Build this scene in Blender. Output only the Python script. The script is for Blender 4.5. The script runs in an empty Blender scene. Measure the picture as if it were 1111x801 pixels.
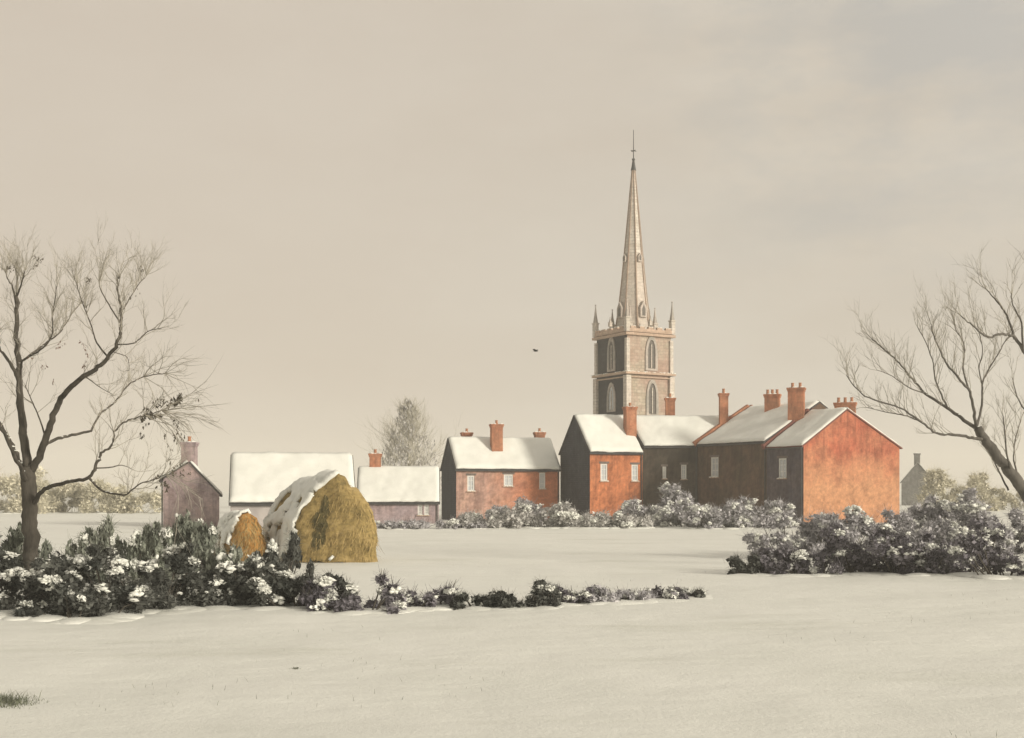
import bpy, math, random
import numpy as np
from mathutils import Vector, noise

SC = bpy.context.scene
COL = SC.collection
R = math.radians
F = 1341.0            # focal length in photo pixels
CAMH = 2.5
HAZE = 0.0010
HOR = 531.0           # horizon row in the photograph


def PX(px, d): return (px - 555.5) / F * d
def PZ(py, d): return CAMH + (HOR - py) / F * d


def ground_z(x, y):
    r = math.hypot(x, y)
    a = 0.13 * noise.noise((x * 0.055, y * 0.075, 3.1)) + 0.06 * noise.noise((x * 0.31, y * 0.42, 9.0)) + 0.018 * noise.noise((x * 1.1, y * 0.8, 4.0)) * (1 if y < 60 else 0)
    if r > 140: a += (r - 140) * 0.0016 * (0.4 + noise.noise((x * 0.004, y * 0.004, 1.0)))
    return a


# ------------------------------------------------------------------ materials
def new_mat(name):
    m = bpy.data.materials.new(name); m.use_nodes = True
    nt = m.node_tree
    b = nt.nodes['Principled BSDF']
    return m, nt, b


def N(nt, t, **kw):
    n = nt.nodes.new(t)
    for k, v in kw.items():
        if k in n.inputs: n.inputs[k].default_value = v
        else: setattr(n, k, v)
    return n


def ramp(nt, stops, fac):
    r = nt.nodes.new('ShaderNodeValToRGB')
    e = r.color_ramp.elements
    while len(e) < len(stops): e.new(0.5)
    for el, (p, c) in zip(e, stops):
        el.position = p; el.color = (*c, 1)
    nt.links.new(fac, r.inputs['Fac'])
    return r.outputs['Color']


def mixc(nt, a, b, fac, blend='MIX'):
    m = nt.nodes.new('ShaderNodeMix'); m.data_type = 'RGBA'; m.blend_type = blend
    for sock, v in ((m.inputs[6], a), (m.inputs[7], b)):
        if isinstance(v, tuple): sock.default_value = (*v, 1)
        else: nt.links.new(v, sock)
    if isinstance(fac, (int, float)): m.inputs[0].default_value = fac
    else: nt.links.new(fac, m.inputs[0])
    return m.outputs[2]


def objco(nt): return N(nt, 'ShaderNodeTexCoord').outputs['Object']


def noise_n(nt, co, scale, detail=5, rough=0.6):
    n = N(nt, 'ShaderNodeTexNoise', Scale=scale, Detail=detail, Roughness=rough)
    nt.links.new(co, n.inputs['Vector'])
    return n.outputs['Fac']


def mapping(nt, co, scale=(1, 1, 1)):
    m = nt.nodes.new('ShaderNodeMapping'); m.inputs['Scale'].default_value = scale
    nt.links.new(co, m.inputs['Vector'])
    return m.outputs[0]


def bump(nt, b, h, strength, dist):
    n = N(nt, 'ShaderNodeBump', Strength=strength, Distance=dist)
    nt.links.new(h, n.inputs['Height']); nt.links.new(n.outputs[0], b.inputs['Normal'])


def snow_mat(name, ground=False):
    m, nt, b = new_mat(name)
    co = objco(nt)
    n1 = noise_n(nt, co, 0.35 if ground else 1.2, 6)
    c = ramp(nt, [(0.3, (0.82, 0.83, 0.78)), (0.7, (0.89, 0.895, 0.85))], n1)
    if ground:
        n3 = noise_n(nt, mapping(nt, co, (0.10, 0.35, 1)), 1.0, 7, 0.65)
        f = ramp(nt, [(0.56, (0, 0, 0)), (0.74, (1, 1, 1))], n3)
        c = mixc(nt, c, (0.62, 0.63, 0.55), N_scale(nt, f, 0.55))
    nt.links.new(c, b.inputs['Base Color'])
    b.inputs['Roughness'].default_value = 0.62
    b.inputs['Specular IOR Level'].default_value = 0.25
    b.inputs['Subsurface Weight'].default_value = 0.0
    n2 = noise_n(nt, co, 14 if ground else 9, 8, 0.7)
    if ground:
        n4 = noise_n(nt, mapping(nt, co, (0.9, 1.6, 1)), 1.1, 4, 0.5)
        ad = N(nt, 'ShaderNodeMath', operation='MULTIPLY_ADD'); ad.inputs[1].default_value = 3.0
        nt.links.new(n4, ad.inputs[0]); nt.links.new(n2, ad.inputs[2])
        bump(nt, b, ad.outputs[0], 0.6, 0.03)
    else:
        bump(nt, b, n2, 0.6, 0.03)
    return m


def N_scale(nt, col, k):
    ma = N(nt, 'ShaderNodeMath', operation='MULTIPLY'); ma.inputs[1].default_value = k
    nt.links.new(col, ma.inputs[0])
    return ma.outputs[0]


def brick_mat(name, c1, c2, c3, mortar, wear=None, wear_c=None, scale=1.0, patch=0.45):
    """c1 / c2 brick colours, c3 large weathered patches, mortar joints."""
    m, nt, b = new_mat(name)
    tc = N(nt, 'ShaderNodeTexCoord')
    co = tc.outputs['Object']
    uv = tc.outputs['UV']
    br = N(nt, 'ShaderNodeTexBrick', Scale=scale)
    br.inputs['Color1'].default_value = (*c1, 1); br.inputs['Color2'].default_value = (*c2, 1)
    br.inputs['Mortar'].default_value = (*mortar, 1)
    br.inputs['Mortar Size'].default_value = 0.012
    br.inputs['Brick Width'].default_value = 0.225; br.inputs['Row Height'].default_value = 0.075
    nt.links.new(uv, br.inputs['Vector'])
    c = br.outputs['Color']
    n1 = noise_n(nt, co, patch, 7, 0.62)
    f = ramp(nt, [(0.42, (0, 0, 0)), (0.62, (1, 1, 1))], n1)
    c = mixc(nt, c, c3, N_scale(nt, f, 0.75))
    n2 = noise_n(nt, co, 3.5, 8, 0.75)
    k = ramp(nt, [(0.3, (0.6, 0.6, 0.6)), (0.7, (1.25, 1.25, 1.25))], n2)
    c = mixc(nt, c, k, 0.9, 'MULTIPLY')
    n5 = noise_n(nt, mapping(nt, co, (2.6, 2.6, 0.35)), 1.0, 6, 0.7)
    k5 = ramp(nt, [(0.34, (0.62, 0.61, 0.62)), (0.52, (1, 1, 1)), (0.70, (1.16, 1.14, 1.1))], n5)
    c = mixc(nt, c, k5, 0.85, 'MULTIPLY')
    n6 = noise_n(nt, co, 0.9, 7, 0.72)
    k6 = ramp(nt, [(0.36, (0.66, 0.62, 0.62)), (0.5, (1, 1, 1)), (0.66, (1.2, 1.16, 1.12))], n6)
    c = mixc(nt, c, k6, 0.8, 'MULTIPLY')
    if wear is not None:
        # wash of another brick, spreading along u (the wall's own horizontal)
        sx = N(nt, 'ShaderNodeSeparateXYZ'); nt.links.new(uv, sx.inputs[0])
        src = sx.outputs[0 if wear[0] == 'u' else 1]
        n3 = noise_n(nt, co, 0.7, 5)
        ad = N(nt, 'ShaderNodeMath', operation='MULTIPLY_ADD'); ad.inputs[1].default_value = wear[3]
        nt.links.new(n3, ad.inputs[0]); nt.links.new(src, ad.inputs[2])
        mr = N(nt, 'ShaderNodeMapRange'); mr.inputs['From Min'].default_value = wear[1] + wear[3] * .5
        mr.inputs['From Max'].default_value = wear[2] + wear[3] * .5
        nt.links.new(ad.outputs[0], mr.inputs['Value'])
        w2 = mixc(nt, mixc(nt, wear_c, k, 0.9, 'MULTIPLY'), k6, 0.7, 'MULTIPLY')
        c = mixc(nt, c, w2, N_scale(nt, mr.outputs[0], 0.85))
    nt.links.new(c, b.inputs['Base Color'])
    b.inputs['Roughness'].default_value = 0.9
    b.inputs['Specular IOR Level'].default_value = 0.2
    bump(nt, b, br.outputs['Fac'], -0.4, 0.012)
    return m


def rough_mat(name, stops, scale=2.0, stretch=(1, 1, 1), rough=0.9, bmp=0.02, detail=8, island=0.0, spec=0.2):
    m, nt, b = new_mat(name)
    co = mapping(nt, objco(nt), stretch)
    n1 = noise_n(nt, co, scale, detail, 0.65)
    c = ramp(nt, stops, n1)
    if island:
        g = N(nt, 'ShaderNodeNewGeometry')
        k = ramp(nt, [(0, (1 - island,) * 3), (1, (1 + island,) * 3)], g.outputs['Random Per Island'])
        c = mixc(nt, c, k, 1.0, 'MULTIPLY')
    nt.links.new(c, b.inputs['Base Color'])
    b.inputs['Roughness'].default_value = rough
    b.inputs['Specular IOR Level'].default_value = spec
    if bmp:
        n2 = noise_n(nt, co, scale * 4, 6, 0.7)
        bump(nt, b, n2, 0.6, bmp)
    return m


def stone_mat(name, base, dark, warm, soot=(0.50, 0.72)):
    m, nt, b = new_mat(name)
    tc = N(nt, 'ShaderNodeTexCoord'); co = tc.outputs['Object']
    br = N(nt, 'ShaderNodeTexBrick', Scale=1.0)
    br.inputs['Color1'].default_value = (*base, 1)
    br.inputs['Color2'].default_value = (base[0] * .78, base[1] * .76, base[2] * .72, 1)
    br.inputs['Mortar'].default_value = (base[0] * .5, base[1] * .5, base[2] * .5, 1)
    br.inputs['Mortar Size'].default_value = 0.015
    br.inputs['Brick Width'].default_value = 0.62; br.inputs['Row Height'].default_value = 0.32
    nt.links.new(tc.outputs['UV'], br.inputs['Vector'])
    n1 = noise_n(nt, mapping(nt, co, (1, 1, 0.45)), 0.55, 8, 0.66)
    f = ramp(nt, [(soot[0], (0, 0, 0)), (soot[1], (1, 1, 1))], n1)
    n2 = noise_n(nt, mapping(nt, co, (1, 1, 0.7)), 0.32, 6)
    g = ramp(nt, [(0.44, (0, 0, 0)), (0.58, (1, 1, 1))], n2)
    c = mixc(nt, br.outputs['Color'], warm, N_scale(nt, g, 0.6))
    c = mixc(nt, c, dark, N_scale(nt, f, 0.75))
    n3 = noise_n(nt, co, 3.0, 8, 0.75)
    k = ramp(nt, [(0.3, (0.7,) * 3), (0.7, (1.2,) * 3)], n3)
    c = mixc(nt, c, k, 0.9, 'MULTIPLY')
    nt.links.new(c, b.inputs['Base Color'])
    b.inputs['Roughness'].default_value = 0.9
    b.inputs['Specular IOR Level'].default_value = 0.2
    bump(nt, b, n3, 0.5, 0.03)
    return m


M = {}
M['snow'] = snow_mat('snow_cover')
M['field'] = snow_mat('snow_field', True)
M['brick_A'] = brick_mat('weathered_pink_brick', (0.46, 0.23, 0.19), (0.52, 0.29, 0.24), (0.54, 0.36, 0.28), (0.44, 0.36, 0.30),
                         wear=('u', 2.2, 6.6, 3.2), wear_c=(0.60, 0.20, 0.085), patch=0.6)
M['brick_orange'] = brick_mat('orange_brick', (0.55, 0.15, 0.055), (0.62, 0.20, 0.08), (0.60, 0.22, 0.10), (0.50, 0.26, 0.15), patch=0.4)
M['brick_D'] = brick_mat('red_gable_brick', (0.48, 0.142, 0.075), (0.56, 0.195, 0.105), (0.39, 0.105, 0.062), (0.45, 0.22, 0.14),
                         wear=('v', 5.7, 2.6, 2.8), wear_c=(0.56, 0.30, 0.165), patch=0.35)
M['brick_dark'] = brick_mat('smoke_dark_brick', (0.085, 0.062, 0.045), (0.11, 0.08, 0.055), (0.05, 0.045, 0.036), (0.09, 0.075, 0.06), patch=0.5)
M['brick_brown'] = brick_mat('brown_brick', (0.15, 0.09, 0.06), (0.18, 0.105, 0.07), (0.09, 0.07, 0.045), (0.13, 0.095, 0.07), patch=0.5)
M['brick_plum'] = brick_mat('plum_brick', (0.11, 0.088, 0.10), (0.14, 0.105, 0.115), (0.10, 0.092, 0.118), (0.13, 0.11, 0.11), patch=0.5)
M['brick_mauve'] = brick_mat('mauve_brick', (0.45, 0.335, 0.345), (0.51, 0.385, 0.39), (0.40, 0.325, 0.355), (0.38, 0.31, 0.30), patch=0.6)
M['limewash'] = rough_mat('grey_limewash', [(0.3, (0.34, 0.31, 0.31)), (0.7, (0.50, 0.46, 0.44))], 0.9, (1, 1, .6))
M['chim'] = brick_mat('chimney_brick', (0.46, 0.165, 0.088), (0.52, 0.21, 0.115), (0.46, 0.23, 0.14), (0.42, 0.22, 0.14), patch=1.2)
M['slate'] = rough_mat('dark_slate', [(0.3, (0.045, 0.043, 0.047)), (0.7, (0.085, 0.08, 0.085))], 3, (1, 1, 3), 0.7)
M['gable_shade'] = brick_mat('shaded_gable', (0.036, 0.039, 0.055), (0.056, 0.059, 0.078), (0.046, 0.051, 0.062), (0.024, 0.025, 0.032), scale=0.45, patch=0.7)  # shade of the left-facing gables put into a dark colour
M['tile_edge'] = rough_mat('verge_tile', [(0.3, (0.15, 0.06, 0.05)), (0.7, (0.24, 0.10, 0.08))], 3)
M['lintel'] = rough_mat('soot_stone_lintel', [(0.3, (0.13, 0.105, 0.095)), (0.7, (0.22, 0.18, 0.16))], 4)
M['pot'] = rough_mat('clay_pot', [(0.3, (0.36, 0.16, 0.09)), (0.7, (0.5, 0.25, 0.15))], 5)
M['white_paint'] = rough_mat('white_paint', [(0.3, (0.70, 0.69, 0.66)), (0.7, (0.80, 0.79, 0.75))], 4, rough=0.5, bmp=0.004)
M['pane'] = rough_mat('pale_curtained_glass', [(0.35, (0.46, 0.49, 0.52)), (0.65, (0.62, 0.64, 0.65))], 3, rough=0.12, bmp=0, spec=0.6)
M['stone'] = stone_mat('tower_stone', (0.53, 0.46, 0.375), (0.20, 0.17, 0.155), (0.42, 0.255, 0.21), (0.52, 0.76))
M['stone_shade'] = stone_mat('shaded_stone', (0.07, 0.066, 0.069), (0.026, 0.025, 0.028), (0.05, 0.046, 0.048), (0.34, 0.62))  # darker copy of the tower stone, shade painted into its colour
M['stone_pale'] = stone_mat('spire_stone', (0.70, 0.65, 0.585), (0.36, 0.33, 0.31), (0.62, 0.53, 0.47), (0.58, 0.85))
M['stone_pink'] = stone_mat('dressed_stone', (0.60, 0.44, 0.34), (0.25, 0.19, 0.16), (0.5, 0.38, 0.3), (0.6, 0.85))
M['louvre'] = rough_mat('louvre_wood', [(0.3, (0.12, 0.11, 0.10)), (0.7, (0.20, 0.18, 0.165))], 3, (1, 1, 8))
M['lead'] = rough_mat('lead_iron', [(0.3, (0.05, 0.05, 0.052)), (0.7, (0.09, 0.09, 0.09))], 3, rough=0.5)
M['straw'] = rough_mat('straw', [(0.28, (0.17, 0.135, 0.06)), (0.5, (0.35, 0.255, 0.10)), (0.75, (0.52, 0.39, 0.19))], 2.2, (1, 1, 2.2), 0.95, 0.06)
M['straw_orange'] = rough_mat('rusty_straw', [(0.28, (0.27, 0.14, 0.045)), (0.5, (0.45, 0.235, 0.07)), (0.75, (0.52, 0.30, 0.11))], 2.2, (1, 1, 2.2), 0.95, 0.06)
M['straw_dark'] = rough_mat('mouldy_straw', [(0.3, (0.075, 0.065, 0.03)), (0.7, (0.17, 0.14, 0.06))], 4, (1, 1, 2), 0.95, 0.05)
M['straw_wisp'] = rough_mat('straw_wisps', [(0.3, (0.27, 0.20, 0.08)), (0.7, (0.52, 0.38, 0.17))], 3, bmp=0, island=0.35)
M['bark'] = rough_mat('dark_bark', [(0.3, (0.045, 0.041, 0.035)), (0.7, (0.14, 0.125, 0.105))], 5, (1, 1, 0.25), 0.95, 0.04)
M['bark_grey'] = rough_mat('grey_bark', [(0.3, (0.075, 0.070, 0.062)), (0.7, (0.19, 0.175, 0.155))], 5, (1, 1, 0.25), 0.95, 0.04)
M['twig'] = rough_mat('grey_twig', [(0.3, (0.27, 0.25, 0.21)), (0.7, (0.42, 0.39, 0.335))], 3, bmp=0, island=0.25)
M['twig_pale'] = rough_mat('frosted_twig', [(0.3, (0.42, 0.40, 0.33)), (0.7, (0.56, 0.53, 0.44))], 1.0, bmp=0, island=0.15)
M['leaf_dry'] = rough_mat('dry_leaf', [(0.3, (0.06, 0.055, 0.042)), (0.7, (0.13, 0.11, 0.085))], 3, bmp=0, island=0.4)
M['leaf_rust'] = rough_mat('rust_leaf', [(0.3, (0.13, 0.07, 0.045)), (0.7, (0.22, 0.13, 0.09))], 3, bmp=0, island=0.4)
M['leaf_dark'] = rough_mat('dark_hedge_leaf', [(0.35, (0.042, 0.046, 0.042)), (0.65, (0.135, 0.138, 0.126))], 1.4, bmp=0, island=0.45)
M['leaf_green'] = rough_mat('grey_green_leaf', [(0.35, (0.12, 0.135, 0.11)), (0.65, (0.30, 0.315, 0.265))], 1.2, bmp=0, island=0.4)
M['leaf_plum'] = rough_mat('plum_grey_leaf', [(0.35, (0.10, 0.093, 0.108)), (0.65, (0.24, 0.225, 0.25))], 1.4, bmp=0, island=0.4)
M['leaf_grey'] = rough_mat('rime_grey_leaf', [(0.35, (0.38, 0.37, 0.39)), (0.65, (0.56, 0.545, 0.565))], 1.0, bmp=0, island=0.3)
M['leaf_pale'] = rough_mat('pale_grey_leaf', [(0.35, (0.46, 0.45, 0.44)), (0.65, (0.62, 0.605, 0.585))], 1.0, bmp=0, island=0.25)
M['leaf_yellow'] = rough_mat('straw_pale_leaf', [(0.35, (0.56, 0.53, 0.42)), (0.65, (0.70, 0.66, 0.53))], 0.6, bmp=0, island=0.2)
M['feather'] = rough_mat('dark_feather', [(0.3, (0.02, 0.02, 0.02)), (0.7, (0.05, 0.05, 0.05))], 8, bmp=0)
M['far_grey'] = brick_mat('grey_render', (0.15, 0.15, 0.145), (0.18, 0.178, 0.17), (0.17, 0.17, 0.16), (0.16, 0.16, 0.15), patch=0.4)
M['grass'] = rough_mat('winter_grass', [(0.3, (0.10, 0.115, 0.085)), (0.7, (0.22, 0.23, 0.17))], 3, bmp=0, island=0.4)


# ------------------------------------------------------------------ mesh helpers
class MB:
    def __init__(s): s.v = []; s.f = []; s.uv = []
    def quad(s, pts, uvs=None):
        i = len(s.v); s.v += [tuple(p) for p in pts]; s.f.append(tuple(range(i, i + len(pts))))
        s.uv += (uvs if uvs else [(0, 0)] * len(pts))
    def wall(s, pts, o=None, du=None):
        """polygon with brick UVs: u along the plan direction, v = height"""
        p = [Vector(q) for q in pts]
        if du is None:
            d = Vector((p[1] - p[0]).to_tuple()); d.z = 0
            if d.length < 1e-6: d = Vector((1, 0, 0))
            du = d.normalized()
        if o is None: o = Vector((0, 0, 0))
        s.quad(p, [((q - o).dot(du), q.z) for q in p])
    def box(s, c, ux, uy, uz):
        """c centre, ux/uy/uz half vectors"""
        c, ux, uy, uz = map(Vector, (c, ux, uy, uz))
        P = lambda a, b, d: c + ux * a + uy * b + uz * d
        for sg in (-1, 1):
            for (a, b, e) in (((1, 0, 0), (0, 1, 0), (0, 0, 1)), ((0, 1, 0), (1, 0, 0), (0, 0, 1)), ((0, 0, 1), (1, 0, 0), (0, 1, 0))):
                a, b, e = Vector(a) * sg, Vector(b), Vector(e)
                q = [P(*(a - b - e)), P(*(a + b - e)), P(*(a + b + e)), P(*(a - b + e))]
                if e.z: s.wall(q)
                else: s.quad(q, [(q_.x, q_.y) for q_ in q])
    def ring_tube(s, pts, rad, n=7, cap=True):
        pts = [Vector(p) for p in pts]
        rings = []
        up = Vector((0.21, 0.13, 0.97))
        for i, p in enumerate(pts):
            t = (pts[min(i + 1, len(pts) - 1)] - pts[max(i - 1, 0)])
            if t.length < 1e-9: t = Vector((0, 0, 1))
            t.normalize()
            a = t.cross(up)
            if a.length < .1: a = t.cross(Vector((1, 0, 0)))
            a.normalize(); b = t.cross(a)
            i0 = len(s.v)
            for k in range(n):
                an = 2 * math.pi * k / n
                s.v.append(tuple(p + (a * math.cos(an) + b * math.sin(an)) * rad[i]))
            rings.append(i0)
        for r0, r1 in zip(rings, rings[1:]):
            for k in range(n):
                s.f.append((r0 + k, r0 + (k + 1) % n, r1 + (k + 1) % n, r1 + k)); s.uv += [(0, 0)] * 4
        if cap:
            for r0 in (rings[0], rings[-1]):
                s.f.append(tuple(r0 + k for k in range(n))); s.uv += [(0, 0)] * n
    def lathe(s, c, prof, n=10):
        """prof: list of (r, z)"""
        c = Vector(c); rings = []
        for (r, z) in prof:
            rings.append(len(s.v))
            for k in range(n):
                a = 2 * math.pi * (k + .5) / n
                s.v.append((c.x + r * math.cos(a), c.y + r * math.sin(a), c.z + z))
        for r0, r1 in zip(rings, rings[1:]):
            for k in range(n):
                s.f.append((r0 + k, r0 + (k + 1) % n, r1 + (k + 1) % n, r1 + k)); s.uv += [(0, 0)] * 4
        s.f.append(tuple(rings[-1] + k for k in range(n))); s.uv += [(0, 0)] * n
    def build(s, name, mat, parent=None, smooth=False, loc=None, fix=True):
        me = bpy.data.meshes.new(name)
        me.from_pydata(s.v, [], s.f)
        if fix:
            import bmesh
            bm = bmesh.new(); bm.from_mesh(me)
            bmesh.ops.recalc_face_normals(bm, faces=bm.faces); bm.to_mesh(me); bm.free()
        uvl = me.uv_layers.new(name='UVMap')
        if fix:  # loops may be reversed: look uv up per vertex
            vu = {}
            k = 0
            for f in s.f:
                for vi in f: vu[vi] = s.uv[k]; k += 1
            d = np.empty(len(me.loops), dtype=np.int32); me.loops.foreach_get('vertex_index', d)
            uvl.data.foreach_set('uv', np.array([vu[int(i)] for i in d], dtype=np.float32).ravel())
        if smooth: me.polygons.foreach_set('use_smooth', [True] * len(me.polygons))
        me.materials.append(mat)
        o = bpy.data.objects.new(name, me); COL.objects.link(o)
        if parent: o.parent = parent
        if loc is not None: o.location = loc
        return o


def raw_mesh(name, V, Fc, mat, parent=None, smooth=False):
    """V (n,3) array, Fc (m,k) array of equal-size faces"""
    V = np.asarray(V, np.float32); Fc = np.asarray(Fc, np.int32)
    me = bpy.data.meshes.new(name)
    me.vertices.add(len(V)); me.vertices.foreach_set('co', V.ravel())
    k = Fc.shape[1]
    me.loops.add(Fc.size); me.loops.foreach_set('vertex_index', Fc.ravel())
    me.polygons.add(len(Fc)); me.polygons.foreach_set('loop_start', np.arange(0, Fc.size, k, dtype=np.int32))
    if smooth: me.polygons.foreach_set('use_smooth', np.ones(len(Fc), dtype=bool))
    me.update(calc_edges=True); me.validate()
    me.materials.append(mat)
    o = bpy.data.objects.new(name, me); COL.objects.link(o)
    if parent: o.parent = parent
    return o


def thing(name, label, cat, loc, group=None):
    o = bpy.data.objects.new(name, None); COL.objects.link(o)
    o.location = loc; o.empty_display_size = 0.3
    o['label'] = label; o['category'] = cat
    if group: o['group'] = group
    return o


# unit icosphere for snow lumps
def ico(sub):
    import bmesh
    bm = bmesh.new(); bmesh.ops.create_icosphere(bm, subdivisions=sub, radius=1)
    V = np.array([v.co[:] for v in bm.verts]); Fc = np.array([[v.index for v in f.verts] for f in bm.faces]); bm.free()
    return V, Fc
ICO1, ICO2, ICO3 = ico(1), ico(2), ico(3)


# ------------------------------------------------------------------ sky, light, camera
w = bpy.data.worlds.new('World'); SC.world = w; w.use_nodes = True
nt = w.node_tree
bg = nt.nodes['Background']
SUN_EL, SUN_AZ = R(17), math.atan2(0.80, -0.60)      # low winter sun from the right, behind the viewer
sky = N(nt, 'ShaderNodeTexSky', sky_type='NISHITA', sun_disc=False, sun_elevation=SUN_EL, sun_rotation=SUN_AZ)
sky.air_density = 1.5; sky.dust_density = 5.0
tc = N(nt, 'ShaderNodeTexCoord').outputs['Generated']
cn = noise_n(nt, mapping(nt, tc, (1.4, 1.4, 4.0)), 2.3, 7, 0.55)
SKYK = 10.0
def sk(c): return tuple(v * SKYK for v in c)
cloud = ramp(nt, [(0.36, (0.625, 0.555, 0.465)), (0.50, (0.655, 0.590, 0.500)), (0.64, (0.685, 0.625, 0.535))], cn)
cloud = mixc(nt, cloud, (SKYK,) * 3, 1.0, 'MULTIPLY')
# bluish cloud bank high on the right
def lobe(d, lo, hi, pw=None):
    vm = N(nt, 'ShaderNodeVectorMath', operation='DOT_PRODUCT')
    vm.inputs[1].default_value = Vector(d).normalized()
    nt.links.new(tc, vm.inputs[0])
    mr = N(nt, 'ShaderNodeMapRange', interpolation_type='SMOOTHSTEP'); mr.inputs['From Min'].default_value = lo; mr.inputs['From Max'].default_value = hi
    nt.links.new(vm.outputs['Value'], mr.inputs['Value'])
    return mr.outputs[0]
def mul(a, b):
    n = N(nt, 'ShaderNodeMath', operation='MULTIPLY')
    for s_, v in zip(n.inputs, (a, b)):
        if isinstance(v, (int, float)): s_.default_value = v
        else: nt.links.new(v, s_)
    return n.outputs[0]
cn2 = noise_n(nt, mapping(nt, tc, (3, 3, 7)), 2.0, 6, 0.6)
cf = ramp(nt, [(0.40, (0, 0, 0)), (0.62, (1, 1, 1))], cn2)
patch = mul(mul(lobe(((960 - 555.5) / F, 1, (HOR - 45) / F), 0.975, 0.999), cf), 0.62)
cloud = mixc(nt, cloud, sk((0.46, 0.455, 0.445)), patch)
patch2 = mul(mul(lobe(((640 - 555.5) / F, 1, (HOR - 30) / F), 0.955, 0.995), cf), 0.18)
cloud = mixc(nt, cloud, sk((0.53, 0.49, 0.41)), patch2)
rosy = mul(lobe(((60 - 555.5) / F, 1, (HOR - 120) / F), 0.86, 1.0), 0.55)
cloud = mixc(nt, cloud, sk((0.64, 0.54, 0.44)), rosy)
# unseen sky dimmed behind and to the left, to deepen shade on walls
dark = lobe((-0.75, -0.62, 0.35), 0.1, 0.75)
cloud = mixc(nt, cloud, sk((0.20, 0.185, 0.165)), mul(dark, 0.95))
zenith_lift = lobe((0.0, -0.2, 1.0), 0.70, 0.98)  # unseen zenith brightened again so the roof snow gets more light
cloud = mixc(nt, cloud, sk((0.66, 0.60, 0.50)), mul(zenith_lift, 0.9))
tot = mixc(nt, sky.outputs[0], cloud, 0.94)
nt.links.new(tot, bg.inputs['Color'])
bg.inputs['Strength'].default_value = 0.1

sl = bpy.data.lights.new('sun', 'SUN'); sl.energy = 3.4; sl.angle = R(9); sl.color = (1.0, 0.925, 0.785)
so = bpy.data.objects.new('sun', sl); COL.objects.link(so)
sd = Vector((math.sin(SUN_AZ) * math.cos(SUN_EL), math.cos(SUN_AZ) * math.cos(SUN_EL), math.sin(SUN_EL)))
so.rotation_euler = sd.to_track_quat('Z', 'Y').to_euler(); so.location = sd * 60

cam = bpy.data.cameras.new('camera'); co_ = bpy.data.objects.new('camera', cam); COL.objects.link(co_)
co_.location = (0, 0, CAMH); co_.rotation_euler = (R(90), 0, 0)
cam.sensor_width = 36; cam.lens = 36 * F / 1111; cam.shift_y = (HOR - 400.5) / 1111
cam.clip_start = 0.1; cam.clip_end = 8000
SC.camera = co_
SC.view_settings.view_transform = 'Standard'; SC.view_settings.look = 'None'
SC.view_settings.exposure = 0; SC.view_settings.gamma = 1
SC.cycles.max_bounces = 6; SC.cycles.diffuse_bounces = 3; SC.cycles.transparent_max_bounces = 4
SC.cycles.use_denoising = True; SC.cycles.volume_bounces = 4

# ------------------------------------------------------------------ ground: one sheet, fine near the viewer
rad = [0.0] + list(np.geomspace(2.0, 1500, 260))
NA = 480
V = [(0, 0, ground_z(0, 0))]; Fq = []
for r in rad[1:]:
    for k in range(NA):
        a = 2 * math.pi * k / NA
        x, y = r * math.cos(a), r * math.sin(a)
        V.append((x, y, ground_z(x, y)))
tri = [(0, 1 + k, 1 + (k + 1) % NA) for k in range(NA)]
for i in range(len(rad) - 2):
    b0 = 1 + i * NA; b1 = b0 + NA
    for k in range(NA): Fq.append((b0 + k, b1 + k, b1 + (k + 1) % NA, b0 + (k + 1) % NA))
me = bpy.data.meshes.new('ground'); me.from_pydata(V, [], tri + Fq); me.materials.append(M['field'])
me.polygons.foreach_set('use_smooth', [True] * len(me.polygons))
g = bpy.data.objects.new('snowy_ground', me); COL.objects.link(g); g['kind'] = 'structure'


# winter haze over the fields
hm = bpy.data.materials.new('winter_haze'); hm.use_nodes = True
hn = hm.node_tree;  hn.nodes.remove(hn.nodes['Principled BSDF'])
pv = hn.nodes.new('ShaderNodeVolumePrincipled'); pv.inputs['Color'].default_value = (0.94, 0.92, 0.87, 1)
pv.inputs['Density'].default_value = HAZE; pv.inputs['Anisotropy'].default_value = 0.0
hn.links.new(pv.outputs[0], hn.nodes['Material Output'].inputs['Volume'])


# ------------------------------------------------------------------ houses
def wall_with_openings(mb, p0, p1, z0, z1, openings, depth=0.14):
    """p0,p1 plan points seen from outside left to right; openings (u0,u1,za,zb)"""
    p0, p1 = Vector((*p0, 0)), Vector((*p1, 0)); d = (p1 - p0); L = d.length; d.normalize()
    inn = Vector((-d.y, d.x, 0))
    P = lambda u, z, k=0.0: p0 + d * u + Vector((0, 0, z)) + inn * k
    us = sorted({0, L, *[o[0] for o in openings], *[o[1] for o in openings]})
    zs = sorted({z0, z1, *[o[2] for o in openings], *[o[3] for o in openings]})
    for ua, ub in zip(us, us[1:]):
        for za, zb in zip(zs, zs[1:]):
            um, zm = (ua + ub) / 2, (za + zb) / 2
            if any(o[0] < um < o[1] and o[2] < zm < o[3] for o in openings): continue
            mb.wall([P(ua, za), P(ub, za), P(ub, zb), P(ua, zb)], p0, d)
    for (a, b, c, e) in openings:
        mb.wall([P(a, c), P(a, c, depth), P(a, e, depth), P(a, e)], p0, inn)
        mb.wall([P(b, c), P(b, c, depth), P(b, e, depth), P(b, e)], p0, inn)
        mb.wall([P(a, c), P(b, c), P(b, c, depth), P(a, c, depth)], p0, d)
        mb.wall([P(a, e), P(b, e), P(b, e, depth), P(a, e, depth)], p0, d)
    return P, inn, d


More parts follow.
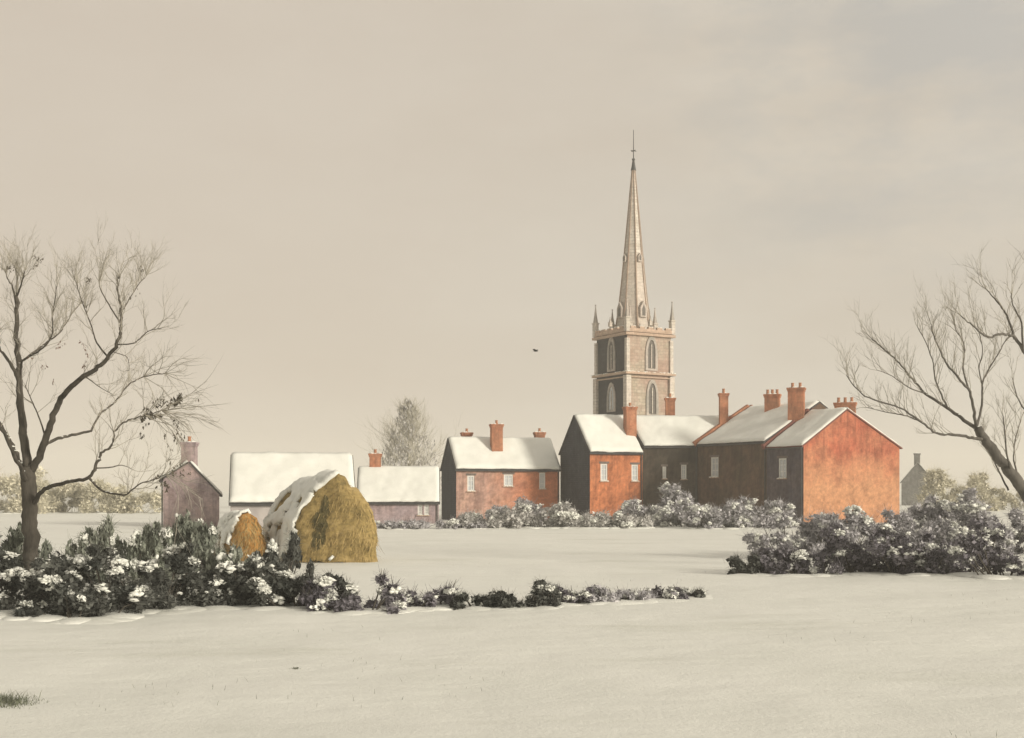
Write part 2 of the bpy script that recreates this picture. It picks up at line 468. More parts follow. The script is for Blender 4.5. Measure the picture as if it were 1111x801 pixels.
def add_window(parent, P, inn, d, op, bars=(1, 2), snow_sill=True):
    a, b, c, e = op
    t = 0.055
    mb = MB()
    um, zm = (a + b) / 2, (c + e) / 2
    k = 0.085
    up = Vector((0, 0, 1))
    def bar(u, z, hu, hz, hk=0.035): mb.box(P(u, z, k), d * hu, inn * hk, up * hz)
    bar(a + t, zm, t, (e - c) / 2); bar(b - t, zm, t, (e - c) / 2)
    bar(um, c + t, (b - a) / 2 - 2 * t, t); bar(um, e - t, (b - a) / 2 - 2 * t, t)
    for i in range(bars[0]):
        u = a + (b - a) * (i + 1) / (bars[0] + 1); bar(u, zm, 0.02, (e - c) / 2 - 2 * t, 0.02)
    for i in range(bars[1]):
        z = c + (e - c) * (i + 1) / (bars[1] + 1); bar(um, z, (b - a) / 2 - 2 * t, 0.018, 0.017)
    w_ = mb.build('window', M['white_paint'], parent)
    mp = MB(); mp.wall([P(a, c, 0.10), P(b, c, 0.10), P(b, e, 0.10), P(a, e, 0.10)]); mp.build('pane', M['pane'], w_)
    ml_ = MB(); ml_.box(P(um, e + 0.085, 0.02), d * ((b - a) / 2 + 0.12), inn * 0.045, up * 0.08); ml_.build('lintel', M['lintel'], w_)
    ms = MB(); ms.box(P(um, c - 0.04, -0.03), d * ((b - a) / 2 + 0.08), inn * 0.09, up * 0.038); ms.build('sill', M['stone_pink'], w_)
    if snow_sill:
        s = lump_cluster(np.array([list(P(a + (b - a) * q, c + 0.005, -0.05)) for q in (0.12, 0.38, 0.63, 0.88)]),
                         np.array([[(b - a) * 0.2, 0.08, 0.05]] * 4), random.Random(int(um * 97)), ICO1)
        raw_mesh('sill_snow', s[0], s[1], M['snow'], w_, True)
    return w_


def lump_cluster(C, S, rng, base, jitter=0.18):
    """lumpy ellipsoids: C centres (n,3), S half sizes (n,3) -> V, F"""
    bv, bf = base
    n = len(C); nr = np.random.RandomState(rng.randrange(1 << 30))
    ang = nr.rand(n) * 6.283
    ca, sa = np.cos(ang), np.sin(ang)
    q = bv[None] * (1 + jitter * nr.randn(n, len(bv), 1)) * S[:, None, :]
    x = q[..., 0] * ca[:, None] - q[..., 1] * sa[:, None]
    y = q[..., 0] * sa[:, None] + q[..., 1] * ca[:, None]
    V = np.stack([x, y, q[..., 2]], -1) + C[:, None, :]
    Fc = bf[None] + (np.arange(n) * len(bv))[:, None, None]
    return V.reshape(-1, 3), Fc.reshape(-1, bf.shape[1])


def snow_slab(name, mat, parent, e0, e1, r1, r0, th=0.16, nu=44, nv=18, seed=0, wav=0.065, over=0.0):
    """slope patch e0-e1 (eave) to r0-r1 (ridge): a closed snow slab, uneven and rounded at its edges"""
    e0, e1, r0, r1 = map(Vector, (e0, e1, r0, r1))
    nrm = (e1 - e0).cross(r0 - e0).normalized()
    if nrm.z < 0: nrm = -nrm
    top, bot = [], []
    for j in range(nv + 1):
        for i in range(nu + 1):
            u, v = i / nu, j / nv
            p = (e0 * (1 - u) + e1 * u) * (1 - v) + (r0 * (1 - u) + r1 * u) * v
            sp = p * 0.8 + Vector((seed * 7.3, 0, seed))
            nz = noise.noise(sp) + 0.5 * noise.noise(sp * 2.7)
            edge = min(u * 1.0, 1 - u) * (e1 - e0).length; ee = min(edge, v * (r0 - e0).length)
            rd = min(1.0, max(0.0, ee / 0.28)); rd = math.sqrt(1 - (1 - rd) ** 2) if rd < 1 else 1.0
            t = th * (0.35 + 0.65 * rd) + wav * nz
            dn = (e0 - r0).normalized()
            wob = (0.10 * noise.noise(Vector((p.x * 0.9, p.y * 0.9, seed + 4.0))) + .05 * noise.noise(Vector((p.x * 4, p.y * 4, seed))) ) * (1 - v) ** 4
            top.append(p + nrm * max(0.03, t) + dn * wob); bot.append(p + dn * wob * 0.5)
    n = len(top); W = nu + 1
    V = top + bot; Fc = []
    for j in range(nv):
        for i in range(nu):
            a = j * W + i
            Fc.append((a, a + 1, a + W + 1, a + W)); Fc.append((n + a, n + a + W, n + a + W + 1, n + a + 1))
    for i in range(nu):
        Fc.append((i + 1, i, n + i, n + i + 1)); a = nv * W + i; Fc.append((a, a + 1, n + a + 1, n + a))
    for j in range(nv):
        a = j * W; Fc.append((a, a + W, n + a + W, n + a)); a = j * W + nu; Fc.append((a + W, a, n + a, n + a + W))
    mb = MB(); mb.v = [tuple(p) for p in V]; mb.f = Fc; mb.uv = [(0, 0)] * (4 * len(Fc))
    return mb.build(name, mat, parent, True)


def chimney(parent, x, y, z0, z1, wx, wy, yaw, pots=1, mat='chim', potr=0.12, poth=0.35):
    c, s = math.cos(yaw), math.sin(yaw)
    ux, uy = Vector((c, s, 0)), Vector((-s, c, 0)); up = Vector((0, 0, 1))
    h = z1 - z0
    mb = MB()
    band = min(0.26, h * 0.3)
    mb.box((x, y, z0 + (h - band) / 2), ux * wx / 2, uy * wy / 2, up * (h - band) / 2)
    mb.box((x, y, z1 - band * .75), ux * (wx / 2 + .045), uy * (wy / 2 + .045), up * band * .248)
    mb.box((x, y, z1 - band * .25), ux * (wx / 2 + .085), uy * (wy / 2 + .085), up * band * .248)
    ch = mb.build('chimney', M[mat], parent)
    for i in range(pots):
        off = (i - (pots - 1) / 2) * (wx / max(pots, 1)) * 0.95
        mp = MB(); p = Vector((x, y, z1 - 0.02)) + ux * off
        mp.lathe(p, [(potr, 0), (potr * .82, poth * .85), (potr * 1.0, poth * .87), (potr * 1.0, poth), (potr * .7, poth), (potr * .65, poth - .08)], 10)
        mp.build('chimney_pot', M['pot'], ch)
    rng = random.Random(int(x * 31 + y * 17))
    C = np.array([[*(Vector((x, y, z1 + .02)) + ux * rng.uniform(-.45, .45) * wx + uy * rng.uniform(-.45, .45) * wy)] for _ in range(9)])
    S = np.array([[rng.uniform(.1, .2), rng.uniform(.1, .2), rng.uniform(.04, .08)] for _ in range(9)])
    Vv, Ff = lump_cluster(C, S, rng, ICO1, .08); raw_mesh('chimney_snow', Vv, Ff, M['snow'], ch, True)
    return ch


def house(name, label, cat, FL, FR, BR, BL, eave, ridge, mats, wins=(), eave_back=None, ridge_t=0.5, group=None,
          coping=(), over=(0.10, 0.10), seed=1, doors=(), z_base=-0.4, gable_wins=(), snow_th=0.17, gutter='R'):
    """gable ended house; plan corners FL FR BR BL; ridge runs between the two ends"""
    if eave_back is None: eave_back = eave
    O = Vector((FL[0], FL[1], ground_z(*FL)))
    L = lambda p: Vector((p[0] - O.x, p[1] - O.y, 0))
    fl, fr, br, bl = L(FL), L(FR), L(BR), L(BL)
    dz = -O.z
    eave, ridge, eave_back = eave + dz, ridge + dz, eave_back + dz
    t = thing(name, label, cat, O, group)
    up = Vector((0, 0, 1))
    mf = MB()
    Pf, inn, d = wall_with_openings(mf, fl.xy, fr.xy, z_base, eave, [(a, b, c + dz, e + dz) for a, b, c, e in wins])
    mf.build('wall', mats['front'], t)
    mk = MB(); mk.wall([br + up * z_base, bl + up * z_base, bl + up * eave_back, br + up * eave_back], br)
    mk.build('wall', mats['front'], t)
    rl = fl.lerp(bl, ridge_t); rr = fr.lerp(br, ridge_t)
    gl = MB()
    gl.wall([bl + up * z_base, fl + up * z_base, fl + up * eave, rl + up * ridge, bl + up * eave_back], bl)
    gl.build('gable_wall', mats['left'], t)
    gr = MB()
    ops = [(a, b, c + dz, e + dz) for a, b, c, e in gable_wins]
    Pg, innr, dr = wall_with_openings(gr, fr.xy, br.xy, z_base, min(eave, eave_back), ops)
    du = (br - fr).normalized()
    ml = min(eave, eave_back)
    gr.wall([fr + up * ml, br + up * ml] + ([br + up * eave_back] if eave_back > ml + .01 else []) + [rr + up * ridge] +
            ([fr + up * eave] if eave > ml + .01 else []), fr, du)
    gr.build('gable_wall', mats['right'], t)
    for op in [(a, b, c + dz, e + dz) for a, b, c, e in wins]: add_window(t, Pf, inn, d, op)
    for op in ops: add_window(t, Pg, innr, dr, op)
    for (a, b, h) in doors:
        md = MB(); md.box(Pf((a + b) / 2, (h + dz) / 2, 0.03), d * (b - a) / 2, inn * 0.05, up * (h + dz) / 2)
        md.build('door', M['slate'], t)
    # roof boards, then snow on top
    roof = MB()
    ld = (fr - fl).normalized(); rd_ = (br - bl).normalized()
    def slope(ea, eb, ra, rb, ez, extra):
        dn_a = (ea + up * ez) - (ra + up * ridge); dn_a.normalize()
        dn_b = (eb + up * ez) - (rb + up * ridge); dn_b.normalize()
        al = (eb - ea).normalized()
        A = ea + up * ez + dn_a * extra - al * over[0]; B = eb + up * ez + dn_b * extra + al * over[1]
        Cc = rb + up * ridge + al * over[1]; D = ra + up * ridge - al * over[0]
        return A, B, Cc, D
    sf = slope(fl, fr, rl, rr, eave, 0.22); sb = slope(bl, br, rl, rr, eave_back, 0.22)
    T = 0.10
    for q in (sf, sb):
        n = (q[1] - q[0]).cross(q[3] - q[0]).normalized()
        if n.z < 0: n = -n
        lo = [p + n * 0.01 for p in q]; hi = [p + n * T for p in q]
        roof.quad(lo); roof.quad(hi)
        for i in range(4): roof.quad([lo[i], lo[(i + 1) % 4], hi[(i + 1) % 4], hi[i]])
    rf = roof.build('roof', mats.get('roof', M['slate']), t)
    if gutter:
        g0, g1 = sf[0], sf[1]; al_ = (g1 - g0).normalized(); ou = Vector((al_.y, -al_.x, 0)) * .05
        gm = MB(); gm.ring_tube([g0 + ou - up * .02, g0.lerp(g1, .5) + ou - up * .035, g1 + ou - up * .02], [.06, .06, .06], 8)
        go = gm.build('gutter', M['lead'], t)
        dpu = 0.12 if gutter == 'L' else (fr - fl).length - 0.12
        pb = Pf(dpu, z_base, -.07); pt_ = Pf(dpu, eave - .30, -.07); ge = Pf(dpu, eave - .10, -.22)
        dm = MB(); dm.ring_tube([pb, pt_, ge], [.045, .045, .045], 7); dm.build('downpipe', M['lead'], go, fix=False)
    for k, q in enumerate((sf, sb)):
        n = (q[1] - q[0]).cross(q[3] - q[0]).normalized()
        if n.z < 0: n = -n
        qs = [p + n * (T + .005) for p in q]
        dn = (qs[0] - qs[3]).normalized()
        qs[0] -= dn * 0.05; qs[1] -= dn * 0.05
        al = (q[1] - q[0]).normalized()
        qs[0] += al * .05; qs[3] += al * .05; qs[1] -= al * .05; qs[2] -= al * .05
        snow_slab('roof_snow', M['snow'], rf, *qs, th=snow_th, seed=seed + k * 13)
    for side in coping:
        a, r_, b = (fl, rl, bl) if side == 'L' else (fr, rr, br)
        ez_b = eave_back
        mb = MB()
        sg = -1 if side == 'L' else 1
        wv = ld * 0.14
        for (p, ez) in ((a, eave), (b, ez_b)):
            s0 = p + up * (ez - 0.02); s1 = r_ + up * ridge
            dn = (s0 - s1).normalized(); s0 = s0 + dn * 0.3
            nn = dn.cross(ld).normalized()
            if nn.z < 0: nn = -nn
            off = ld * (sg * 0.02)
            mb = MB(); mb.box((s0 + s1) / 2 + nn * 0.20 + off, (s1 - s0) / 2, wv, nn * 0.19)
            mb.build('coping', mats.get('coping', M['chim']), t)
    return t, dict(Pf=Pf, fl=fl, fr=fr, br=br, bl=bl, rl=rl, rr=rr, O=O, eave=eave, ridge=ridge, dz=dz)


def solve_yaw(px, d, D, px_back):
    """yaw of a house whose back corner (depth D) shows at px_back"""
    x = PX(px, d); best = None
    for i in range(-850, 851):
        y = R(i / 10)
        v = (x - D * math.sin(y)) / (d + D * math.cos(y)) * F + 555.5
        if best is None or abs(v - px_back) < best[0]: best = (abs(v - px_back), y)
    return best[1]


def plan(px, d, yaw, D, px_right):
    x = PX(px, d); c, s = math.cos(yaw), math.sin(yaw)
    k = (px_right - 555.5) / F
    L = (k * d - x) / (c - k * s)
    FL = (x, d); FR = (x + L * c, d + L * s)
    BL = (x - D * s, d + D * c); BR = (FR[0] - D * s, FR[1] + D * c)
    return FL, FR, BR, BL, L


def plan_pt(H, u, v):
    """local point at u along the front (m) and v (0..1) front to back"""
    d = (H['fr'] - H['fl']).normalized()
    b = H['bl'] - H['fl']
    return H['fl'] + d * u + b * v


def u_at(H, px):
    """metres along the front wall for a photo column"""
    k = (px - 555.5) / F; O = H['O'] + H['fl']; d = (H['fr'] - H['fl']).normalized()
    return (k * O.y - O.x) / (d.x - k * d.y)


# House with pink and orange brick front
yA = solve_yaw(495, 98, 5.5, 479)
FL, FR, BR, BL, LA = plan(495, 98, yA, 5.5, 607)
tA, hA = house('brick_house', 'long pink to orange brick cottage with shade coloured end and three white windows', 'house',
               FL, FR, BR, BL, 4.15, 6.6, dict(front=M['brick_A'], left=M['gable_shade'], right=M['brick_A']),
               wins=[(0.105 * LA, 0.175 * LA, 2.35, 3.60), (0.455 * LA, 0.545 * LA, 2.75, 3.70), (0.80 * LA, 0.86 * LA, 2.55, 3.85)], seed=3)
p = plan_pt(hA, 0.43 * LA, 0.27); chimney(tA, p.x, p.y, 4.9, 7.75, 0.92, 0.6, yA, 1)
p = plan_pt(hA, 0.20 * LA, 0.66); chimney(tA, p.x, p.y, 5.4, 7.15, 0.80, 0.55, yA, 1, 'chim')
p = plan_pt(hA, 0.93 * LA, 0.66); chimney(tA, p.x, p.y, 5.4, 7.25, 0.80, 0.55, yA, 1, 'chim')

# Orange house with dark end wall
yB = solve_yaw(640, 96, 6.0, 608)
FL, FR, BR, BL, LB = plan(640, 96, yB, 6.0, 697)
tB, hB = house('orange_brick_house', 'bright orange brick house with tall dark shade coloured gable and two white windows', 'house',
               FL, FR, BR, BL, 5.45, 8.35, dict(front=M['brick_orange'], left=M['gable_shade'], right=M['brick_orange']),
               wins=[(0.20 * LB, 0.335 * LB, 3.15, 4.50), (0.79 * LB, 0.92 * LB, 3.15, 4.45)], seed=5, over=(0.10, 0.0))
p = plan_pt(hB, 0.90 * LB, 0.22); chimney(tB, p.x, p.y, 5.6, 9.05, 0.88, 0.62, yB, 1)
p = plan_pt(hB, 0.95 * LB, 0.9)

# Row turning towards the viewer: C and D share one front line
yC = R(-60); dC = (math.cos(yC), math.sin(yC)); bC = (-math.sin(yC), math.cos(yC))
dd = 98.0
C0 = (PX(757, dd), dd)
LC, LD, DC = 8.06, 3.85, 9.6
C1 = (C0[0] + LC * dC[0], C0[1] + LC * dC[1]); C2 = (C0[0] + (LC + LD) * dC[0], C0[1] + (LC + LD) * dC[1])
back = lambda p, D: (p[0] + bC[0] * D, p[1] + bC[1] * D)
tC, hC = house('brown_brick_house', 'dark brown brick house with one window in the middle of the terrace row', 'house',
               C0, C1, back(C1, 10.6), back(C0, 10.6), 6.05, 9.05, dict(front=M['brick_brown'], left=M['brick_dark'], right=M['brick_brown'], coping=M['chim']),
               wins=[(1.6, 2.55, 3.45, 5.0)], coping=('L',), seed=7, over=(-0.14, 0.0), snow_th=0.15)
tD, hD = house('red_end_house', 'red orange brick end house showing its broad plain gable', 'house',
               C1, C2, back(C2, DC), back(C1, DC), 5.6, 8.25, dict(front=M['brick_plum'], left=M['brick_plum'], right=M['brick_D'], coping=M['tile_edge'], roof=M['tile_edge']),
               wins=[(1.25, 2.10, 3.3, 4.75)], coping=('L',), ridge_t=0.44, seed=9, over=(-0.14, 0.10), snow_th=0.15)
# dark house between B and C
B2_FL = (hB['O'].x + hB['fr'].x + 0.03, hB['O'].y + hB['fr'].y + 0.02)
B2_FR = (C0[0] - 0.02, C0[1])
B2_BR = back(B2_FR, 10.0); B2_BL = (hB['O'].x + hB['br'].x + 0.05, hB['O'].y + hB['br'].y)
LE = math.dist(B2_FL, B2_FR)
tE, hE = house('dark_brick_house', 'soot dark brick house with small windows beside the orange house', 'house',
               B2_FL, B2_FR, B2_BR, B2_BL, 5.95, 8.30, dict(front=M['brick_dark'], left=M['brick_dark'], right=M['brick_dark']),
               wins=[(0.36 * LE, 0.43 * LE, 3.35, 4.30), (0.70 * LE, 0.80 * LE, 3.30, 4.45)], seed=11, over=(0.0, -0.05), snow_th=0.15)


def at(px, py, d):  return Vector((PX(px, d), d, PZ(py, d)))
def chim_at(t, H, px, top, bot, d, wpx, yaw, pots, mat='chim', deep=0.55, ratio=1.0):
    p = at(px, top, d) - H['O']; z0 = PZ(bot, d) - H['O'].z
    chimney(t, p.x, p.y, z0 - 1.0, p.z, wpx / F * d * ratio, deep, yaw, pots, mat, poth=0.4)
# chimney rising from C's raised verge, its ridge stack, D's verge stack and D's apex stack
chim_at(tC, hC, 785, 427, 462, 99.3, 9, 0, 1, deep=0.6)
chim_at(tC, hC, 838, 428, 441, 97.0, 16, R(-20), 3, deep=0.6)
chim_at(tD, hD, 864, 421, 462, 92.6, 17, R(-20), 2, deep=0.8)
chim_at(tD, hD, 917, 437, 446, 91.0, 22, R(-20), 3, deep=0.6)
chim_at(tE, hE, 727, 432, 449, 103.0, 10, 0, 1, deep=0.5)

# outbuildings on the left
yL = R(4)
FL, FR, BR, BL, LL = plan(388, 90, yL, 5.0, 476)
tL, hL = house('low_cottage', 'low mauve brick cottage with red chimney beside the pale conical tree', 'cottage',
               FL, FR, BR, BL, 1.62, 4.05, dict(front=M['brick_mauve'], left=M['brick_mauve'], right=M['brick_mauve']),
               wins=[(0.74 * LL, 0.80 * LL, 0.62, 1.40), (0.82 * LL, 0.88 * LL, 0.62, 1.40)], seed=15)
p = plan_pt(hL, 0.20 * LL, 0.5); chimney(tL, p.x, p.y, 3.3, 5.15, 0.85, 0.6, yL, 1)
FL, FR, BR, BL, LW = plan(250, 75, R(11), 7.0, 385)
tW, hW = house('long_barn', 'long low barn with a wide blank snow covered roof', 'barn',
               FL, FR, BR, BL, 1.72, 4.62, dict(front=M['limewash'], left=M['limewash'], right=M['limewash']), seed=17, over=(0.1, 0.1), snow_th=0.22)
# mauve cottage seen gable on
yM = R(-80); dM = 80.0
gx0, gx1 = PX(177, dM), PX(238, dM - 0.7)
Dm = math.hypot(gx1 - gx0, 0.7)
FRm = (gx0, dM); BRm = (gx1, dM - 0.7)
ldx = (FRm[1] - BRm[1], BRm[0] - FRm[0]); ln = math.hypot(*ldx); ldx = (PX(206, 7.0), 7.0)
tM, hM = house('mauve_cottage', 'mauve brick cottage gable with chimney on its peak beyond the left hedge', 'cottage',
               (FRm[0] + ldx[0], FRm[1] + ldx[1]), FRm, BRm, (BRm[0] + ldx[0], BRm[1] + ldx[1]), 3.15, 4.2,
               dict(front=M['brick_mauve'], left=M['brick_mauve'], right=M['brick_mauve']), eave_back=2.15, ridge_t=0.46, seed=19, snow_th=0.12)
chim_at(tM, hM, 205.5, 480, 500, 80.4, 15, 0, 1, 'brick_mauve', 0.7)
# far grey house
dG = 190.0
gx0, gx1 = PX(978, dG), PX(1013, dG)
tG, hG = house('grey_house', 'small grey distant house with one chimney beyond the right hedge', 'house',
               (gx0 * (dG + 8) / dG, dG + 8), (gx0, dG), (gx1, dG - .3), (gx1 * (dG + 8) / dG, dG + 8), 3.6, 6.5,
               dict(front=M['far_grey'], left=M['far_grey'], right=M['far_grey'], roof=M['far_grey']), seed=21, snow_th=0.04, gutter=None)
chim_at(tG, hG, 995, 492, 502, dG + .6, 5.5, 0, 0, 'far_grey', 0.45)

# ------------------------------------------------------------------ church tower
dT = 128.0; yT = R(30); WT = 5.62
Nc = Vector((PX(680.5, dT), dT, 0)); rv = Vector((math.cos(yT), math.sin(yT), 0)); lv = Vector((-math.sin(yT), math.cos(yT), 0))
tc_ = Nc + rv * WT / 2 + lv * WT / 2
T = thing('church_tower', 'square stone church tower with tall slender spire above the rooftops', 'church', (tc_.x, tc_.y, ground_z(tc_.x, tc_.y)))
T.rotation_euler = (0, 0, yT)
zt = lambda py: PZ(py, 128.0)
ZTOP, ZS1 = zt(362), zt(405)
H2 = WT / 2
up = Vector((0, 0, 1))
sides = [((-H2, -H2), (H2, -H2)), ((H2, -H2), (H2, H2)), ((H2, H2), (-H2, H2)), ((-H2, H2), (-H2, -H2))]


def lancet(u, w_, z0, z1, n=6):
    """pointed arch outline (u,z) from bottom left, counter-clockwise"""
    hs = z1 - w_ * 1.25; pts = [(u - w_ / 2, z0), (u + w_ / 2, z0)]
    for i in range(n + 1):
        a = i / n; pts.append((u + w_ / 2 * (1 - a ** 1.7), hs + (z1 - hs) * math.sin(a * math.pi / 2)))
    for i in range(1, n + 1):
        a = 1 - i / n; pts.append((u - w_ / 2 * (1 - a ** 1.7), hs + (z1 - hs) * math.sin(a * math.pi / 2)))
    return pts


wallm = MB()
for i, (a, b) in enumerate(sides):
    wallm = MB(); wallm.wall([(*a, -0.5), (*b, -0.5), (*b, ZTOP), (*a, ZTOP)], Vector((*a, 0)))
    wo_ = wallm.build('tower_wall', M['stone_shade'] if i == 3 else M['stone'], T)  # left face takes the stone with shade painted in
    if i == 3: wo_['label'] = 'shade coloured tower wall'
# corner buttresses in two stages
for sx in (-1, 1):
    for sy in (-1, 1):
        mb = MB()
        for (z0, z1, k) in ((-0.5, ZS1 - 5, 0.36), (ZS1 - 5, ZS1 - .25, 0.30), (ZS1 + .2, ZTOP - 0.5, 0.20)):
            mb.box((sx * (H2 + 0.0), sy * (H2 + 0.0), (z0 + z1) / 2), (k, 0, 0), (0, k, 0), (0, 0, (z1 - z0) / 2))
        mb.build('buttress', M['stone_pale'], T)
def belt(name, z, hh, k, mat, snow=True):
    mb = MB()
    for sx in (-1, 1):
        mb.box((sx * (H2 + k / 2 - .1), 0, z), (k / 2 + .1, 0, 0), (0, H2 + k, 0), (0, 0, hh))
        mb.box((0, sx * (H2 + k / 2 - .1), z + .003), (H2 - .203, 0, 0), (0, k / 2 + .1, 0), (0, 0, hh - .003))
    o = mb.build(name, mat, T)
    if snow:
        rng = random.Random(int(z * 10)); C, S = [], []
        for (sx, ax) in ((-1, 0), (1, 0), (-1, 1), (1, 1)):
            for i in range(22):
                q = rng.uniform(-H2 - k, H2 + k); e = sx * (H2 + k * .55)
                C.append([e, q, z + hh] if ax == 0 else [q, e, z + hh]); S.append([rng.uniform(.15, .35), rng.uniform(.1, .2), .08])
        Vv, Ff = lump_cluster(np.array(C), np.array(S), rng, ICO1, .08); raw_mesh('ledge_snow', Vv, Ff, M['snow'], o, True)
    return o
belt('string_course', ZS1, 0.13, 0.40, M['stone_pink'])
belt('string_course', ZS1 - 0.42, 0.06, 0.26, M['stone_pink'], False)
belt('cornice', ZTOP - 0.05, 0.13, 0.38, M['stone_pink'], False)
# battlements
mb = MB()
for (a, b) in sides:
    a3, b3 = Vector((*a, 0)), Vector((*b, 0)); d = (b3 - a3).normalized(); o = Vector((d.y, -d.x, 0))
    mb.box((a3 + b3) / 2 + o * .2 + up * (ZTOP + .33), d * (H2 - .10), o * .16, up * .18)
    for i in range(5):
        u = (i + .5) / 5
        mb.box(a3.lerp(b3, u) + o * .2 + up * (ZTOP + .63), d * 0.33, o * .155, up * .12)
mb.build('parapet', M['stone_pink'], T)
Cs, Ss = [], []; rng = random.Random(4)
for (a, b) in sides:
    a3, b3 = Vector((*a, 0)), Vector((*b, 0)); d = (b3 - a3).normalized(); o = Vector((d.y, -d.x, 0))
    for i in range(5):
        for j in (-.2, .1, .25):
            Cs.append(list(a3.lerp(b3, (i + .5) / 5) + d * j + o * .2 + up * (ZTOP + .75))); Ss.append([.2, .14, .07])
Vv, Ff = lump_cluster(np.array(Cs), np.array(Ss), rng, ICO1, .08); raw_mesh('parapet_snow', Vv, Ff, M['snow'], T, True)
mb = MB(); mb.quad([(-H2, -H2, ZTOP + .15), (H2, -H2, ZTOP + .15), (H2, H2, ZTOP + .15), (-H2, H2, ZTOP + .15)]); mb.build('tower_roof', M['snow'], T)
# windows
for si, (a, b) in enumerate(sides):
    a3, b3 = Vector((*a, 0)), Vector((*b, 0)); d = (b3 - a3).normalized(); o = Vector((d.y, -d.x, 0))
    specs = [(H2 + (0.25 if si == 0 else 0), 0.95 if si != 3 else 0.8, ZS1 + 0.55, ZTOP - 0.55)]
    specs.append((H2 + (0.35 if si == 0 else 0), 0.95, ZS1 - (4.2 if si == 0 else 3.7), ZS1 - (1.0 if si == 0 else 1.25)))
    for wi, (u, w_, z0, z1) in enumerate(specs):
        ins, out = lancet(u, w_, z0, z1), lancet(u, w_ + 0.62, z0 - .22, z1 + .42)
        P = lambda uz, k: a3 + d * uz[0] + up * uz[1] + o * k
        fr_ = MB()
        n = len(ins)
        for i in range(n):
            j = (i + 1) % n
            fr_.quad([P(out[i], .12), P(out[j], .12), P(ins[j], .12), P(ins[i], .12)])
            fr_.quad([P(out[i], -.05), P(out[j], -.05), P(out[j], .12), P(out[i], .12)])
            fr_.quad([P(ins[i], .12), P(ins[j], .12), P(ins[j], -.05), P(ins[i], -.05)])
        fr_.box(a3 + d * u + up * ((z0 + z1) / 2 - .2) + o * .06, d * .05, o * .045, up * ((z1 - z0) / 2 - .25))
        wn = fr_.build('belfry_window' if wi == 0 else 'lancet_window', M['stone_pale'], T)
        lo = MB(); lo.quad([P(q, .012) for q in ins])
        k = z0 + .2
        while k < z1 - .6:
            lo.box(a3 + d * u + up * k + o * .035, d * (w_ / 2 - .03), o * .025, up * .04); k += .26
        lo.build('louvres', M['louvre'] if not (si == 3 and wi == 1) else M['pane'], wn)
# spire: eight sided, broached, with ribs
zs = lambda py: PZ(py, 131.6)
zb, za = ZTOP + 0.1, zs(176)
rb = 2.40
sp = MB(); ribs = MB()
NR = 24
def sr(t): return 0.10 + 1.68 * (1 - t) + 0.35 * math.exp(-t / 0.12)
for k in range(8):
    a0, a1 = math.pi / 8 + k * math.pi / 4, math.pi / 8 + (k + 1) * math.pi / 4
    for i in range(NR):
        t0, t1 = i / NR, (i + 1) / NR
        q = [(sr(t) * math.cos(a), sr(t) * math.sin(a), zb + (za - zb) * t) for t, a in ((t0, a0), (t0, a1), (t1, a1), (t1, a0))]
        mid = (a0 + a1) / 2; du = Vector((-math.sin(mid), math.cos(mid), 0))
        sp.wall(q, Vector((0, 0, 0)), du)
    ribs.ring_tube([(sr(t) * math.cos(a0), sr(t) * math.sin(a0), zb + (za - zb) * t) for t in (0, .04, .08, .14, .2, .3, .5, 1)], [.10, .10, .10, .095, .09, .085, .075, .045], 6)
spo = sp.build('spire', M['stone_pale'], T); ribs.build('spire_rib', M['stone_pink'], spo)
# small lucarnes low on the spire's four main faces
for k in range(4):
    a = k * math.pi / 2; o = Vector((math.cos(a), math.sin(a), 0)); d = Vector((-o.y, o.x, 0))
    for (tt, hh, ww) in ((0.10, 1.7, .42), (0.42, .9, .24)):
        z0 = zb + (za - zb) * tt; r0 = sr(tt) * math.cos(math.pi / 8)
        lu = MB()
        c = o * (r0 - .18)
        pts = [(-ww, 0), (ww, 0), (ww, hh * .6), (0, hh), (-ww, hh * .6)]
        f0 = [c + o * .42 + d * p_[0] + up * (z0 + p_[1]) for p_ in pts]; f1 = [q - o * .75 for q in f0]
        lu.quad(f0); lu.quad(f1)
        for i in range(5): lu.quad([f0[i], f0[(i + 1) % 5], f1[(i + 1) % 5], f1[i]])
        lo_ = lu.build('lucarne', M['stone_pale'], spo)
        mq = MB(); mq.quad([c + o * .426 + d * (p_[0] * .5) + up * (z0 + .15 + p_[1] * .7) for p_ in pts]); mq.build('louvre', M['louvre'], lo_)
# pinnacles
def pinnacle(x, y, z, h, w_):
    mb = MB()
    mb.box((x, y, z + h * .2), (w_, 0, 0), (0, w_, 0), (0, 0, h * .2))
    mb.box((x, y, z + h * .415), (w_ * 1.3, 0, 0), (0, w_ * 1.3, 0), (0, 0, h * .0148))
    mb.lathe((x, y, z + h * .43), [(w_ * 1.15, 0), (w_ * .55, h * .26), (w_ * .16, h * .54)], 4)
    mb.lathe((x, y, z + h * .96), [(w_ * .16, 0), (w_ * .42, h * .02), (w_ * .3, h * .04)], 6)
    mb.build('pinnacle', M['stone_pale'], T)
for sx in (-1, 1):
    for sy in (-1, 1): pinnacle(sx * (H2 + .10), sy * (H2 + .10), ZTOP + .15, 3.5, .24)
for (x, y) in ((0, -H2 - .2), (0, H2 + .2), (-H2 - .2, 0), (H2 + .2, 0)): pinnacle(x, y, ZTOP + .95, 1.0, .16)
for (x, y) in ((-1.62, -1.62), (1.62, -1.62), (-1.62, 1.62), (1.62, 1.62)): pinnacle(x, y, ZTOP + .16, 2.9, .23)
fin = MB()
zf = za
fin.lathe((0, 0, zf - .9), [(.30, 0), (.20, .5), (.13, 1.0)], 8)
fin.lathe((0, 0, zf + .1), [(.05, 0), (.17, .1), (.17, .22), (.05, .34)], 8)
fin.ring_tube([(0, 0, zf + .3), (0, 0, zs(141))], [.06, .035], 6)
